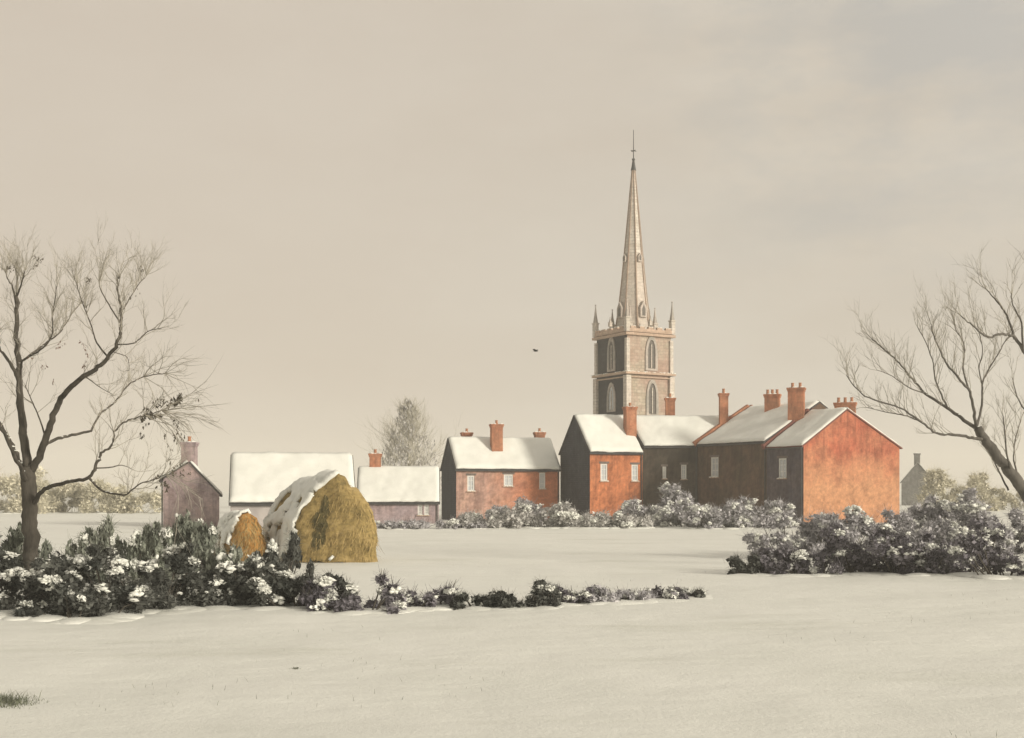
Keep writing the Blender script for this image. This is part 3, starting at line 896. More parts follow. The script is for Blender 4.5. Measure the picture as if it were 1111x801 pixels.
fin.box((0, 0, zf + 1.2), (.34, 0, 0), (0, .035, 0), (0, 0, .035)); fin.box((0, 0, zf + 1.2), (.034, 0, 0), (0, .34, 0), (0, 0, .034))
fin.build('finial', M['lead'], T)
# the nave of the church behind the terrace, hidden below the ridge line but really there
mb = MB()
for (xa, xb) in ((H2, H2 + 14),):
    mb.wall([(xa, -3.4, -0.5), (xb, -3.4, -0.5), (xb, -3.4, 4.2), (xa, -3.4, 4.2)]); mb.wall([(xb, 3.4, -0.5), (xa, 3.4, -0.5), (xa, 3.4, 4.2), (xb, 3.4, 4.2)])
    mb.wall([(xb, -3.4, -0.5), (xb, 3.4, -0.5), (xb, 3.4, 4.2), (xb, 0, 6.6), (xb, -3.4, 4.2)]); mb.wall([(xa, 3.4, -.5), (xa, -3.4, -.5), (xa, -3.4, 4.2), (xa, 0, 6.6), (xa, 3.4, 4.2)])
nv_ = mb.build('nave_wall', M['stone'], T)
snow_slab('nave_roof', M['snow'], T, (H2, -3.6, 4.1), (H2 + 14.1, -3.6, 4.1), (H2 + 14.1, 0, 6.65), (H2, 0, 6.65), seed=31)
snow_slab('nave_roof', M['snow'], T, (H2, 3.6, 4.1), (H2 + 14.1, 3.6, 4.1), (H2 + 14.1, 0, 6.65), (H2, 0, 6.65), seed=32)


# ------------------------------------------------------------------ haystacks
def haystack(name, label, px0, px1, d, outline, depth, mat, snow_side, seed, patch=None, skew=0.5):
    """outline: photo points (px,py) of the front face going clockwise from bottom left; lofted back `depth` metres"""
    x0 = PX((px0 + px1) / 2, d); gz = ground_z(x0, d)
    t = thing(name, label, 'haystack', (x0, d, gz))
    pts = [Vector((PX(px, d) - x0, PZ(py, d) - gz)) for px, py in outline]
    # resample closed outline (bottom left open along ground)
    dense = []
    for a, b in zip(pts, pts[1:]):
        n = max(2, int((b - a).length / 0.09))
        for i in range(n): dense.append(a.lerp(b, i / n))
    dense.append(pts[-1])
    n = len(dense); cx = sum(p.x for p in dense) / n
    nd = 26; V = []; 
    for j in range(nd + 1):
        s = j / nd; y = depth * s
        # front face bulges: rings shrink towards front and back ends
        for p in dense:
            V.append(Vector((p.x - skew * y, y, p.y * (1 - 0.06 * s))))
    Fq = []
    for j in range(nd):
        for i in range(n - 1): Fq.append((j * n + i, j * n + i + 1, (j + 1) * n + i + 1, (j + 1) * n + i))
    # fill the front and back with concentric rings
    def fill(j, sgn):
        base = j * n; prev = list(range(base, base + n)); c = Vector((cx - skew * V[base].y, V[base].y, 0.0))
        m = 14
        for k in range(1, m + 1):
            s = 1 - k / m; cur = []
            for i in range(n):
                q = V[base + i]; pnt = Vector((c.x + (q.x - c.x) * s, q.y + sgn * 0.42 * math.sqrt(max(0, 1 - s * s)), q.z * (s if k < m else 0.0)))
                V.append(pnt); cur.append(len(V) - 1)
            for i in range(n - 1): Fq.append((prev[i], prev[i + 1], cur[i + 1], cur[i]))
            prev = cur
    fill(0, -1); fill(nd, 1)
    for q in V:
        sp_ = Vector((q.x * 1.3, q.y * 1.3, q.z * 1.3 + seed))
        o = Vector((noise.noise(sp_), noise.noise(sp_ + Vector((9, 0, 0))), noise.noise(sp_ + Vector((0, 9, 0)))))
        o2 = Vector((noise.noise(sp_ * 5), noise.noise(sp_ * 5 + Vector((9, 0, 0))), noise.noise(sp_ * 5 + Vector((0, 9, 0)))))
        q += o * 0.15 + o2 * 0.05
    mb = MB(); mb.v = [tuple(v) for v in V]; mb.f = Fq; mb.uv = [(0, 0)] * 4 * len(Fq)
    body = mb.build('straw_body', M[mat], t, True)
    # loose straws sticking out of the surface
    rng = random.Random(seed); me = body.data
    vs, fs = [], []
    polys = list(me.polygons); area = [p_.area for p_ in polys]
    for p_ in rng.choices(polys, area, k=5200):
        c, nn = p_.center, p_.normal
        if c.z < 0.02: continue
        dn = (Vector((rng.uniform(-.5, .5), rng.uniform(-.5, .5), -1)) + nn * rng.uniform(.05, 1.0)).normalized()
        sd_ = dn.cross(nn)
        if sd_.length < .05: continue
        sd_ = sd_.normalized() * rng.uniform(.005, .012); Ls = rng.uniform(.08, .22) if rng.random() < .8 else rng.uniform(.2, .5)
        b = c + nn * .005; k = len(vs)
        vs += [tuple(b - sd_), tuple(b + sd_), tuple(b + dn * Ls + sd_ * .5), tuple(b + dn * Ls - sd_ * .5)]; fs.append((k, k + 1, k + 2, k + 3))
    raw_mesh('loose_straw', vs, fs, M['straw_wisp'] , t)
    # snow over the top and the weather side
    nrm = {v.index: v.normal.copy() for v in me.vertices}
    keep = []
    def cov(v):
        nn = nrm[v.index]; p_ = v.co
        f = nn.z * 1.0 + nn.x * snow_side - (0.9 if nn.y < -0.5 else 0.0)
        return f + 0.40 * noise.noise(p_ * 2.2 + Vector((seed, 0, 0))) + 0.28 * noise.noise(p_ * 6.5 + Vector((seed, 5, 0)))
    cv = [cov(v) for v in me.vertices]
    ids = {}; sv, sf = [], []
    for p_ in me.polygons:
        if sum(cv[i] for i in p_.vertices) / 4 > 0.46:
            fc = []
            for i in p_.vertices:
                if i not in ids:
                    ids[i] = len(sv); th = 0.05 + 0.09 * min(1, max(0, (cv[i] - .40) * 2.5)); sv.append(me.vertices[i].co + nrm[i] * th)
                fc.append(ids[i])
            sf.append(fc)
    if sf:
        so_ = raw_mesh('snow_cap', [tuple(v) for v in sv], sf, M['snow'], t, True)
        md = so_.modifiers.new('thick', 'SOLIDIFY'); md.thickness = 0.10; md.offset = -1
    if patch:
        vs, fs = [], []; rng = random.Random(seed + 5)
        for (cx_, cy_, rx, ry) in patch:
            for _ in range(70):
                a, r_ = rng.uniform(0, 6.28), math.sqrt(rng.random())
                u, z = PX(cx_ + rx * r_ * math.cos(a), d) - x0, PZ(cy_ + ry * r_ * math.sin(a), d) - gz
                hit = body.ray_cast(Vector((u, -3, z)), Vector((0, 1, 0)))
                if not hit[0]: continue
                b = hit[1] + Vector((0, -.02, 0)); k = len(vs)
                dn = Vector((rng.uniform(-.5, .5), -.25, -1)).normalized(); sd_ = dn.cross(hit[2]).normalized() * rng.uniform(.015, .035); Ls = rng.uniform(.12, .3)
                vs += [tuple(b - sd_), tuple(b + sd_), tuple(b + dn * Ls + sd_ * .5), tuple(b + dn * Ls - sd_ * .5)]; fs.append((k, k + 1, k + 2, k + 3))
        raw_mesh('mouldy_patch', vs, fs, M['straw_dark'], t)
    return t


bpy.context.view_layer.update()
haystack('haystack', 'large ochre haystack with snow on its shoulder and dark mouldy patches', 320, 410, 43,
         [(318, 610), (319, 585), (323, 567), (332, 550), (345, 533), (357, 521), (368, 514), (376, 517), (382, 529), (389, 532), (398, 540), (404, 552), (407, 575), (409, 598), (411, 611)],
         3.4, 'straw', -0.95, 3, patch=[(354, 543, 2, 6), (353, 551, 4, 6), (350, 559, 3, 6), (352, 567, 5, 6), (348, 573, 4, 5), (351, 580, 4, 5), (346, 586, 4, 5), (344, 580, 3, 5), (345, 562, 2, 7)])
haystack('haystack', 'small rounded orange haystack behind the hedge beside the large one', 248, 291, 44,
         [(248, 612), (249, 595), (250, 580), (254, 567), (262, 559), (270, 557), (278, 562), (285, 575), (289, 588), (291, 612)],
         1.8, 'straw_orange', -0.9, 8)


# ------------------------------------------------------------------ bushes
def leaf_quads(nr, C, rad, n, size, asp, upright):
    """n leaves round every clump centre"""
    m = len(C)
    dirs = nr.randn(m, n, 3); dirs /= np.linalg.norm(dirs, axis=-1, keepdims=True) + 1e-9
    rr = nr.rand(m, n, 1) ** 0.45
    P = C[:, None, :] + dirs * rr * rad[:, None, :]
    P = P.reshape(-1, 3)
    a = nr.randn(len(P), 3)
    if upright: a = a * 0.28 + np.array([0, 0, 1.0])
    else: a[:, 2] *= 0.8
    a /= np.linalg.norm(a, axis=-1, keepdims=True)
    b = nr.randn(len(P), 3); b -= a * (a * b).sum(-1, keepdims=True); b /= np.linalg.norm(b, axis=-1, keepdims=True) + 1e-9
    s = size * (0.6 + 0.8 * nr.rand(len(P), 1))
    A, B = a * s * asp, b * s
    V = np.stack([P - A, P + B * .9 - A * .1, P + A, P - B * .9 - A * .1], 1)
    return V.reshape(-1, 3)


def noise_keep(P, seed, f):
    return np.array([noise.noise((p[0] * f + seed * 3.1, p[1] * f, p[2] * f * 1.6)) > 0.0 for p in P], dtype=bool)


def bush(label, px, base_py, wpx, hpx, leaf='leaf_dark', d=None, depth=None, name='bush', seed=0, group=None, snow=0.55, leafs=70,
         size=0.05, upright=False, density=1.0, clump=0.24, lump=1.0, cat='bush', flat=False, wood='bark', twiggy=0.6):
    """a snow laden bush whose foot shows at (px, base_py) and which is wpx x hpx photo pixels large"""
    if d is None: d = F * CAMH / (base_py - HOR)
    x = PX(px, d); W, Hh = wpx / F * d, hpx / F * d
    Dp = depth if depth else min(max(0.7 * W, 0.8), 2.2)
    nr = np.random.RandomState(seed * 71 + 5); rng = random.Random(seed * 13 + 1)
    gz = ground_z(x, d)
    t = thing(name, label, cat, (x, d, gz), group)
    nc = max(10, int(density * W * Dp * Hh / (clump ** 3) * 0.22)); nc = min(nc, 260)
    # uneven hummocks: clump centres in a few overlapping mounds
    nm = max(2, int(W / max(Hh, .3) * 1.15) + 1)
    mx = np.linspace(-.5, .5, nm) * W * 0.78 + nr.randn(nm) * W * 0.04
    mh = Hh * (0.62 + 0.42 * nr.rand(nm)); mh[nr.randint(nm)] = Hh
    my = nr.randn(nm) * Dp * 0.14
    mw = W / nm * (0.85 + 0.35 * nr.rand(nm))
    pick = nr.randint(0, nm, nc)
    ph = nr.rand(nc) * 2 * np.pi; el = np.arcsin(nr.rand(nc) ** 0.85); rr = (0.35 + 0.65 * nr.rand(nc)) ** 0.6
    cl = clump * (0.65 + 0.7 * nr.rand(nc))
    hx = np.maximum(mw[pick] - cl * .6, .08); hy = max(Dp * .5 - clump * .5, .12)
    C = np.stack([mx[pick] + np.cos(ph) * np.cos(el) * rr * hx, my[pick] + np.sin(ph) * np.cos(el) * rr * hy,
                  np.maximum(cl * .35, np.sin(el) * rr * (mh[pick] - cl * .55))], 1)
    if upright: R3 = np.stack([cl * .62, cl * .62, cl * 1.5], 1); C[:, 2] = np.minimum(C[:, 2], Hh - cl * 1.3).clip(cl)
    else: R3 = np.stack([cl, cl, cl * .82], 1)
    V = leaf_quads(nr, C, R3, max(8, int(leafs * (1 - twiggy * .55))), size, 1.9 if upright else 1.35, upright)
    nt_ = max(6, int(leafs * twiggy * 1.3))
    if twiggy > 0:
        m_ = len(C)
        dr = nr.randn(m_, nt_, 3); dr[..., 2] = dr[..., 2] * .8 + .45; dr /= np.linalg.norm(dr, axis=-1, keepdims=True)
        P0 = (C[:, None, :] + nr.randn(m_, nt_, 3) * R3[:, None, :] * .35).reshape(-1, 3); dr = dr.reshape(-1, 3)
        ln_ = (clump * (0.6 + 1.1 * nr.rand(len(P0), 1)))
        sdv = np.cross(dr, nr.randn(len(P0), 3)); sdv /= np.linalg.norm(sdv, axis=-1, keepdims=True) + 1e-9
        wd = size * .085 * (0.7 + .8 * nr.rand(len(P0), 1))
        P1 = P0 + dr * ln_; P1[:, 2] = np.maximum(P1[:, 2], .02)
        V = np.concatenate([V, np.stack([P0 - sdv * wd, P0 + sdv * wd, P1 + sdv * wd * .4, P1 - sdv * wd * .4], 1).reshape(-1, 3)])
    fo = raw_mesh('foliage', V, np.arange(len(V)).reshape(-1, 4), M[leaf], t)
    # snow lying on the clumps
    ns = nr.rand(nc) < snow * (0.55 + 0.6 * (C[:, 2] / Hh))
    if ns.any():
        Cs = C[ns]; cs = cl[ns]; k = len(Cs)
        topz = R3[ns][:, 2]
        # snow caught leaf by leaf over the upper side of every clump
        q = 74
        dirs = nr.randn(k, q, 3); dirs[..., 2] = np.abs(dirs[..., 2]) * 1.25 + .12; dirs[..., 1] -= .12
        dirs /= np.linalg.norm(dirs, axis=-1, keepdims=True)
        Rk = R3[ns]
        Pp = (Cs[:, None, :] + dirs * Rk[:, None, :] * (0.80 + .28 * nr.rand(k, q, 1))).reshape(-1, 3)
        hold = noise_keep(Pp, seed, 0.45 / clump)
        Pp = Pp[hold]; csq = np.repeat(cs, q)[hold]
        # a few thicker pads ...
        few = nr.rand(len(Pp)) < 0.40
        ss = csq[few][:, None] * (0.09 + .25 * nr.rand(few.sum(), 1) ** 1.4) * np.array([[1.25, 1.05, .60]]) * lump
        if upright: ss = ss * np.array([[.8, .8, 1.7]])
        V2, F2 = lump_cluster(Pp[few] + nr.randn(few.sum(), 3) * clump * .12, ss, rng, ICO1, .30)
        # ... and powder lying on single leaves
        rp = np.repeat(Pp, 2, 0) + nr.randn(len(Pp) * 2, 3) * clump * .10
        a_ = nr.randn(len(rp), 3) * np.array([1, 1, .45 if not upright else 1.2]); a_ /= np.linalg.norm(a_, axis=-1, keepdims=True)
        b_ = nr.randn(len(rp), 3) * np.array([1, 1, .35]); b_ -= a_ * (a_ * b_).sum(-1, keepdims=True); b_ /= np.linalg.norm(b_, axis=-1, keepdims=True) + 1e-9
        sz = size * (0.5 + .9 * nr.rand(len(rp), 1))
        Vq = np.stack([rp - a_ * sz * 1.2, rp + b_ * sz * .8, rp + a_ * sz * 1.2, rp - b_ * sz * .8], 1)
        i0 = len(V2)
        tri = np.arange(len(rp))[:, None] * 4 + i0
        Fq_ = np.concatenate([tri + np.array([[0, 1, 2]]), tri + np.array([[0, 2, 3]])])
        raw_mesh('snow_load', np.concatenate([V2, Vq.reshape(-1, 3)]), np.concatenate([F2, Fq_]), M['snow'], t, False)
    # drifted snow banked against the foot
    nd_ = int(6 + W * 5)
    a_ = nr.rand(nd_) * 2 * np.pi
    Cd = np.stack([np.cos(a_) * W * .50 * (.8 + .3 * nr.rand(nd_)), np.sin(a_) * Dp * .46 * (.8 + .3 * nr.rand(nd_)), -.015 - .02 * nr.rand(nd_)], 1)
    kk = min(1.0, Hh)
    Sd = np.stack([.35 + .50 * nr.rand(nd_), .30 + .35 * nr.rand(nd_), .045 + .06 * nr.rand(nd_)], 1) * (.55 + .45 * kk)
    for q_ in range(nd_): Cd[q_, 2] += ground_z(x + Cd[q_, 0], d + Cd[q_, 1]) - gz
    Vd, Fd = lump_cluster(Cd, Sd, rng, ICO3, .006)
    raw_mesh('snow_drift', Vd, Fd, M['field'], t, True)
    # stems
    mb = MB()
    for i in range(min(nc, 26)):
        c = Vector(C[i]); b = Vector((c.x * .55 + rng.uniform(-.1, .1), c.y * .5, -.05))
        mid = b.lerp(c, .5) + Vector((rng.uniform(-.08, .08), rng.uniform(-.08, .08), .05))
        tip = c + (c - b) * rng.uniform(.1, .35)
        mb.ring_tube([b, mid, c, tip], [.022, .016, .010, .004], 5, False)
    # bare shoots poking out of the top
    for i in range(int(10 + W * 8)):
        c = Vector(C[rng.randrange(nc)]); v = Vector((rng.uniform(-.5, .5), rng.uniform(-.5, .5), rng.uniform(.5, 1.1))).normalized()
        Ls = clump * rng.uniform(1.0, 2.0)
        mb.ring_tube([c, c + v * Ls * .6 + Vector((0, 0, .01)), c + v * Ls], [.008, .006, .003], 4, False)
    mb.build('stems', M[wood], t, fix=False)
    return t


GL = 'bushes of the left hedge'; GR = 'bushes of the right hedge'; GS = 'low scrub between the fields'; GV = 'bushes in front of the village'
# -- left hedge, front
L_ = [
 ('dark tangled bush at the foot of the bare tree, at the picture edge', 14, 664, 92, 96, 'leaf_dark', .50),
 ('dark snow laden bush sprawling just right of the bare tree foot', 88, 668, 96, 62, 'leaf_dark', 1.0),
 ('broad blackish bush in front of the mauve cottage', 150, 662, 92, 84, 'leaf_dark', .55),
 ('blackish rounded bush below the mauve cottage wall', 208, 660, 74, 70, 'leaf_dark', .55),
 ('dark bush directly under the small orange haystack', 262, 658, 76, 52, 'leaf_dark', .62),
 ('dark low bush just below and left of the large haystack', 318, 660, 80, 54, 'leaf_dark', .6),
 ('plum grey low bush in front of the large haystack', 378, 664, 68, 42, 'leaf_plum', .75),
 ('grey low bush right of the large haystack foot', 430, 660, 54, 34, 'leaf_plum', .75),
 ('last small bush before the gap in the low hedge', 472, 656, 40, 24, 'leaf_plum', .70),
]
for i, (lb, px, by, wp, hp, lf, sn) in enumerate(L_):
    bush(lb, px, by, wp * 1.18, hp * 0.94, lf, seed=i + 1, group=GL, snow=sn * .72, size=0.042, clump=0.16 if hp < 60 else 0.20, leafs=110, density=0.44)
# upright grey-green shrubs standing behind them
U_ = [
 ('upright grey green shrub beside the bare tree trunk', 62, 640, 42, 72, 'leaf_green'),
 ('bluish upright shrub behind the bare tree at the picture edge', 6, 638, 34, 120, 'leaf_green'),
 ('upright grey green shrub left of the mauve cottage', 140, 636, 52, 74, 'leaf_green'),
 ('tall upright grey green shrub in front of the mauve cottage', 184, 632, 54, 76, 'leaf_green'),
 ('dark upright shrub between the mauve cottage and small haystack', 230, 634, 40, 58, 'leaf_green'),
 ('dark pointed shrub between the two haystacks', 304, 632, 34, 60, 'leaf_dark'),
]
for i, (lb, px, by, wp, hp, lf) in enumerate(U_):
    bush(lb, px, by, wp * 1.35, hp, lf, seed=30 + i, name='shrub', cat='shrub', group='upright shrubs of the left hedge', snow=.35, size=0.045, upright=True, clump=.19, leafs=90, density=0.6)
# -- low scrub between the two fields
S_ = [
 ('dark scrub clump beginning the row right of the hedge gap', 524, 659, 40, 30, 'leaf_dark'),
 ('largest blackish scrub clump of the row across the field', 566, 660, 56, 36, 'leaf_dark'),
 ('plum dark scrub clump in the middle of the field row', 622, 656, 46, 24, 'leaf_plum'),
 ('grey scrub clump right of the middle of the field row', 662, 655, 42, 22, 'leaf_grey'),
 ('small grey scrub clump near the end of the field row', 696, 653, 34, 16, 'leaf_grey'),
 ('plum scrub clump second from the end of the field row', 727, 652, 32, 18, 'leaf_plum'),
 ('tiny dark scrub tuft ending the field row', 752, 650, 18, 9, 'leaf_dark'),
]
for i, (lb, px, by, wp, hp, lf) in enumerate(S_):
    bush(lb, px, by, wp * .92, hp * .84, lf, seed=50 + i, name='scrub', group=GS, snow=.45, size=0.034, clump=.12, leafs=80, depth=.9, density=.75)
# -- right hedge: dark front row, paler back row
F_ = [
 ('small dark bush at the open end of the right hedge', 808, 623, 24, 24, 'leaf_dark', .3),
 ('dark sprig bush leaning up beside the open hedge end', 838, 622, 36, 40, 'leaf_plum', .7),
 ('dark plum bush below the plum coloured house front', 884, 623, 62, 46, 'leaf_plum', .55),
 ('dark plum bush below the red gable', 936, 623, 64, 58, 'leaf_plum', .5),
 ('dark plum bush below the right corner of the red gable', 988, 625, 62, 52, 'leaf_plum', .5),
 ('dark plum bush with snow patches in front of the leaning tree', 1042, 624, 66, 56, 'leaf_plum', .6),
 ('dark plum bush at the foot of the leaning tree, at the picture edge', 1096, 628, 62, 66, 'leaf_plum', .6),
]
for i, (lb, px, by, wp, hp, lf, sn) in enumerate(F_):
    bush(lb, px, by, wp * 1.25 if i > 1 else wp, hp, lf, seed=70 + i, group=GR, snow=sn * .75, size=0.052, clump=.24 if wp > 40 else .18, leafs=105, density=.46)
K_ = [
 ('rimed grey bush against the plum coloured house front', 866, 604, 56, 62, 'leaf_grey'),
 ('tall rimed grey bush against the left of the red gable', 908, 602, 58, 70, 'leaf_grey'),
 ('tall rimed grey bush against the right of the red gable', 954, 602, 56, 62, 'leaf_grey'),
 ('snowy grey bush below the distant grey house', 998, 602, 54, 56, 'leaf_grey'),
 ('tall grey bush right of the distant grey house', 1036, 600, 52, 80, 'leaf_grey'),
 ('broad grey bush under the limbs of the leaning tree', 1082, 602, 66, 80, 'leaf_grey'),
]
for i, (lb, px, by, wp, hp, lf) in enumerate(K_):
    bush(lb, px, by, wp * 1.25, hp * .92, lf, seed=90 + i, group=GR, snow=.36, size=0.058, clump=.28, leafs=105, density=.5)
# -- bushes along the foot of the village
V_ = [
 ('low grey bush at the foot of the low mauve cottage', 438, 573, 66, 14, 'leaf_grey'),
 ('low grey bush by the shade coloured end of the pink cottage', 500, 573, 40, 16, 'leaf_grey'),
 ('grey bush under the left window of the pink cottage', 530, 573, 44, 30, 'leaf_pale'),
 ('tall round grey bush under the middle window of the pink cottage', 560, 572, 34, 44, 'leaf_grey'),
 ('pale grey bush at the right end of the pink cottage', 592, 573, 44, 36, 'leaf_pale'),
 ('low grey bush below the shade coloured gable', 628, 573, 44, 24, 'leaf_pale'),
 ('low pale bush below the orange house front', 668, 573, 52, 22, 'leaf_pale'),
 ('tall round snowy bush at the corner of the orange house', 712, 571, 38, 60, 'leaf_grey'),
 ('snowy bush under the windows of the soot dark house', 746, 572, 48, 44, 'leaf_grey'),
 ('heavily snowed grey bush in front of the brown house', 782, 573, 46, 48, 'leaf_grey'),
 ('grey bush at the right end of the brown house', 816, 573, 46, 44, 'leaf_grey'),
]
for i, (lb, px, by, wp, hp, lf) in enumerate(V_):
    bush(lb, px, by, wp * 1.3, hp * .80, lf, seed=110 + i, group=GV, snow=.30 if i < 7 else .48, size=0.085, clump=.34, leafs=70, density=.8, depth=1.8)
# -- ghostly pale thickets far off
Y_ = [
 ('pale straw coloured thicket left of the bare tree trunk', 2, 562, 52, 66, 128),
 ('pale straw coloured thicket just right of the bare tree trunk', 78, 559, 88, 44, 134),
 ('pale straw coloured thicket left of the mauve cottage', 136, 560, 74, 38, 130),
 ('pale yellowish thicket right of the distant grey house', 1035, 558, 54, 50, 140),
 ('pale yellowish thicket behind the leaning tree', 1092, 558, 66, 42, 145),
]
for i, (lb, px, by, wp, hp, d_) in enumerate(Y_):
    bush(lb, px, by, wp, hp, 'leaf_yellow', seed=140 + i, name='thicket', cat='thicket', group='pale far thickets', snow=0.0, size=0.12, clump=.75, leafs=150, density=.9, depth=3.0, d=d_, wood='twig_pale')


# ------------------------------------------------------------------ trees
def smooth_path(P, n=4):
    """Catmull-Rom through P"""
    out = []
    for i in range(len(P) - 1):
        p0, p1, p2, p3 = P[max(i - 1, 0)], P[i], P[i + 1], P[min(i + 2, len(P) - 1)]
        for k in range(n):
            t = k / n
            out.append(0.5 * ((2 * p1) + (p2 - p0) * t + (2 * p0 - 5 * p1 + 4 * p2 - p3) * t * t + (3 * p1 - p0 - 3 * p2 + p3) * t ** 3))
    out.append(P[-1]); return out


def limb(mb, pts, r0, r1, rng, n=8, wob=.016):
    P = smooth_path([Vector(p) for p in pts], 5)
    out = []
    for i, p in enumerate(P):
        k = 0 if i in (0,) else wob
        out.append(p + Vector((rng.gauss(0, k), rng.gauss(0, k), rng.gauss(0, k))) * min(1, r0 * 12))
    m = len(out)
    rr = [r0 + (r1 - r0) * (i / (m - 1)) ** 0.8 for i in range(m)]
    mb.ring_tube(out, rr, n)
    return out, rr


def grow(mb, p, v, L, r, lvl, rng, up_=.25, spread=.75, kids=4, droop=0.0, n=5, ends=None):
    """a twig with side twigs"""
    steps = 5; pts = [p]; d = v.normalized(); c = Vector(p)
    for i in range(steps):
        d = (d + Vector((rng.gauss(0, .16), rng.gauss(0, .16), rng.gauss(0, .13) + up_ * .22 - droop * .2))).normalized()
        c = c + d * L / steps; pts.append(c)
    mb.ring_tube(pts, [r * (1 - .75 * i / steps) for i in range(steps + 1)], n, False)
    if ends is not None and lvl == 0: ends.append((pts[-1], d))
    if lvl > 0:
        for k in range(kids):
            i = rng.uniform(.25, 1.0) * steps; i0 = min(int(i), steps - 1); q = pts[i0].lerp(pts[i0 + 1], i - i0)
            dd = (pts[i0 + 1] - pts[i0]).normalized()
            sv = Vector((rng.gauss(0, 1), rng.gauss(0, 1), rng.gauss(0, .7))); sv -= dd * sv.dot(dd)
            nv = (dd + sv.normalized() * spread * rng.uniform(.6, 1.2)).normalized()
            grow(mb, q, nv, L * rng.uniform(.42, .72), r * .52, lvl - 1, rng, up_, spread, kids, droop, max(3, n - 1), ends)


def tuft(vs, fs, c, r, n, rng, size, vertical=False):
    for _ in range(n):
        p = c + Vector((rng.gauss(0, r), rng.gauss(0, r), rng.gauss(0, r * .7)))
        a = Vector((rng.gauss(0, 1), rng.gauss(0, 1), rng.gauss(0, 1) - .6)).normalized(); b = a.orthogonal().normalized()
        b = (b + a.cross(b) * rng.gauss(0, 1)).normalized(); s = size * rng.uniform(.6, 1.4); k = len(vs)
        vs += [tuple(p - a * s), tuple(p + b * s * .45), tuple(p + a * s), tuple(p - b * s * .45)]; fs.append((k, k + 1, k + 2, k + 3))


def branch_snow(parent, limbs, rng, name='branch_snow', k=.5):
    C, S = [], []
    for pts, rr in limbs:
        for i in range(len(pts) - 1):
            t = (pts[i + 1] - pts[i]); 
            if t.length < 1e-5: continue
            hz = 1 - abs(t.normalized().z)
            if hz < .35 or rr[i] < .02 or rng.random() > k: continue
            m = pts[i].lerp(pts[i + 1], rng.random())
            C.append([m.x, m.y, m.z + rr[i] * .85]); S.append([t.length * .55, rr[i] * .8, rr[i] * .38])
    return C, S


# -- the big bare tree on the left
D0 = F * CAMH / (652 - HOR)
bx = PX(34, D0); bz = ground_z(bx, D0)
def L3(px, py, dy=0.0): return Vector((PX(px, D0 + dy) - bx, dy, PZ(py, D0 + dy) - bz))
TL = thing('bare_tree', 'large dark bare tree with wide limbs rising from the left hedge', 'tree', (bx, D0, bz))
rng = random.Random(11)
tm = MB(); limbs = []
pxm = D0 / F
def LM(path, w0, w1, n=9): 
    o = limb(tm, [L3(*p) for p in path], w0 * pxm * .32, w1 * pxm * .38, rng, n); limbs.append(o); return o
LM([(34, 668, 0), (35, 640, 0), (34, 600, 0), (32, 560, 0), (31, 530, 0), (30, 505, 0)], 27, 21, 12)
main = [
 ([(31, 512, 0), (25, 470, .1), (21, 430, .2), (19, 390, .3), (18, 350, .3), (18, 318, .2)], 17, 5),
 ([(18, 335, .2), (14, 312, .5), (9, 304, .8), (6, 294, 1.0)], 4, 1.4),
 ([(18, 322, .2), (24, 306, -.2), (27, 294, -.5)], 3.4, 1.2),
 ([(33, 512, 0), (44, 492, -.2), (53, 466, -.5), (62, 440, -.8), (74, 424, -1.1), (92, 408, -1.4), (110, 396, -1.6), (123, 380, -1.8), (130, 361, -1.9), (131, 338, -1.9), (127, 310, -1.8), (129, 300, -1.8)], 14, 1.8),
 ([(47, 484, -.3), (60, 477, 0), (78, 472, .4), (98, 467, .8), (108, 450, 1.1), (125, 436, 1.4), (139, 418, 1.7), (156, 409, 1.9), (179, 405, 2.1)], 6.5, 1.3),
 ([(36, 548, 0), (44, 535, -.3), (58, 527, -.7), (78, 522, -1.1), (97, 518, -1.4), (105, 503, -1.5), (110, 492, -1.5), (122, 482, -1.5), (126, 466, -1.4), (140, 456, -1.3), (157, 451, -1.2), (176, 446, -1.1)], 8.5, 1.3),
 ([(97, 519, -1.4), (110, 532, -1.7), (126, 536, -2.0), (138, 536, -2.2), (150, 526, -2.3), (165, 521, -2.4), (180, 515, -2.5)], 4.2, 1.0),
 ([(105, 508, -1.5), (120, 507, -1.2), (133, 505, -.9), (143, 509, -.7)], 2.8, .8),
 ([(22, 440, .2), (20, 400, .9), (32, 386, 1.3), (49, 373, 1.7), (64, 362, 2.0), (72, 350, 2.2), (86, 330, 2.4)], 5.5, 1.2),
 ([(28, 470, .1), (22, 402, -.5), (30, 388, -1.0), (44, 380, -1.5), (56, 365, -1.8), (58, 340, -2.0), (62, 310, -2.1)], 4.5, 1.1),
 ([(29, 520, 0), (20, 498, .6), (8, 475, 1.2), (-6, 452, 1.8), (-24, 420, 2.3), (-34, 370, 2.6)], 11, 3),
 ([(30, 525, 0), (18, 500, -.9), (4, 470, -1.6), (-14, 440, -2.2), (-36, 410, -2.7)], 8, 2.5),
 ([(20, 410, .3), (8, 390, -.2), (-4, 372, -.7), (-12, 340, -1.0)], 7, 2),
 ([(48, 470, -.4), (42, 452, -.1), (34, 434, .2), (27, 418, .5)], 3.2, 1.0),
 ([(92, 408, -1.4), (108, 420, -1.0), (122, 428, -.6)], 2.0, .7),
 ([(118, 388, -1.7), (105, 372, -1.2), (98, 350, -.8), (88, 325, -.5), (81, 302, -.3)], 3.2, .9),
 ([(127, 374, -1.8), (146, 372, -2.2), (160, 360, -2.6), (176, 356, -2.8)], 2.4, .8),
 ([(123, 382, -1.8), (138, 388, -1.4), (140, 402, -1.2)], 1.6, .7),
 ([(130, 350, -1.9), (118, 330, -2.5), (108, 310, -2.9), (111, 292, -3.1)], 2.6, .9),
 ([(131, 340, -1.9), (142, 322, -1.5), (151, 308, -1.2), (160, 298, -1.0)], 2.4, .8),
]
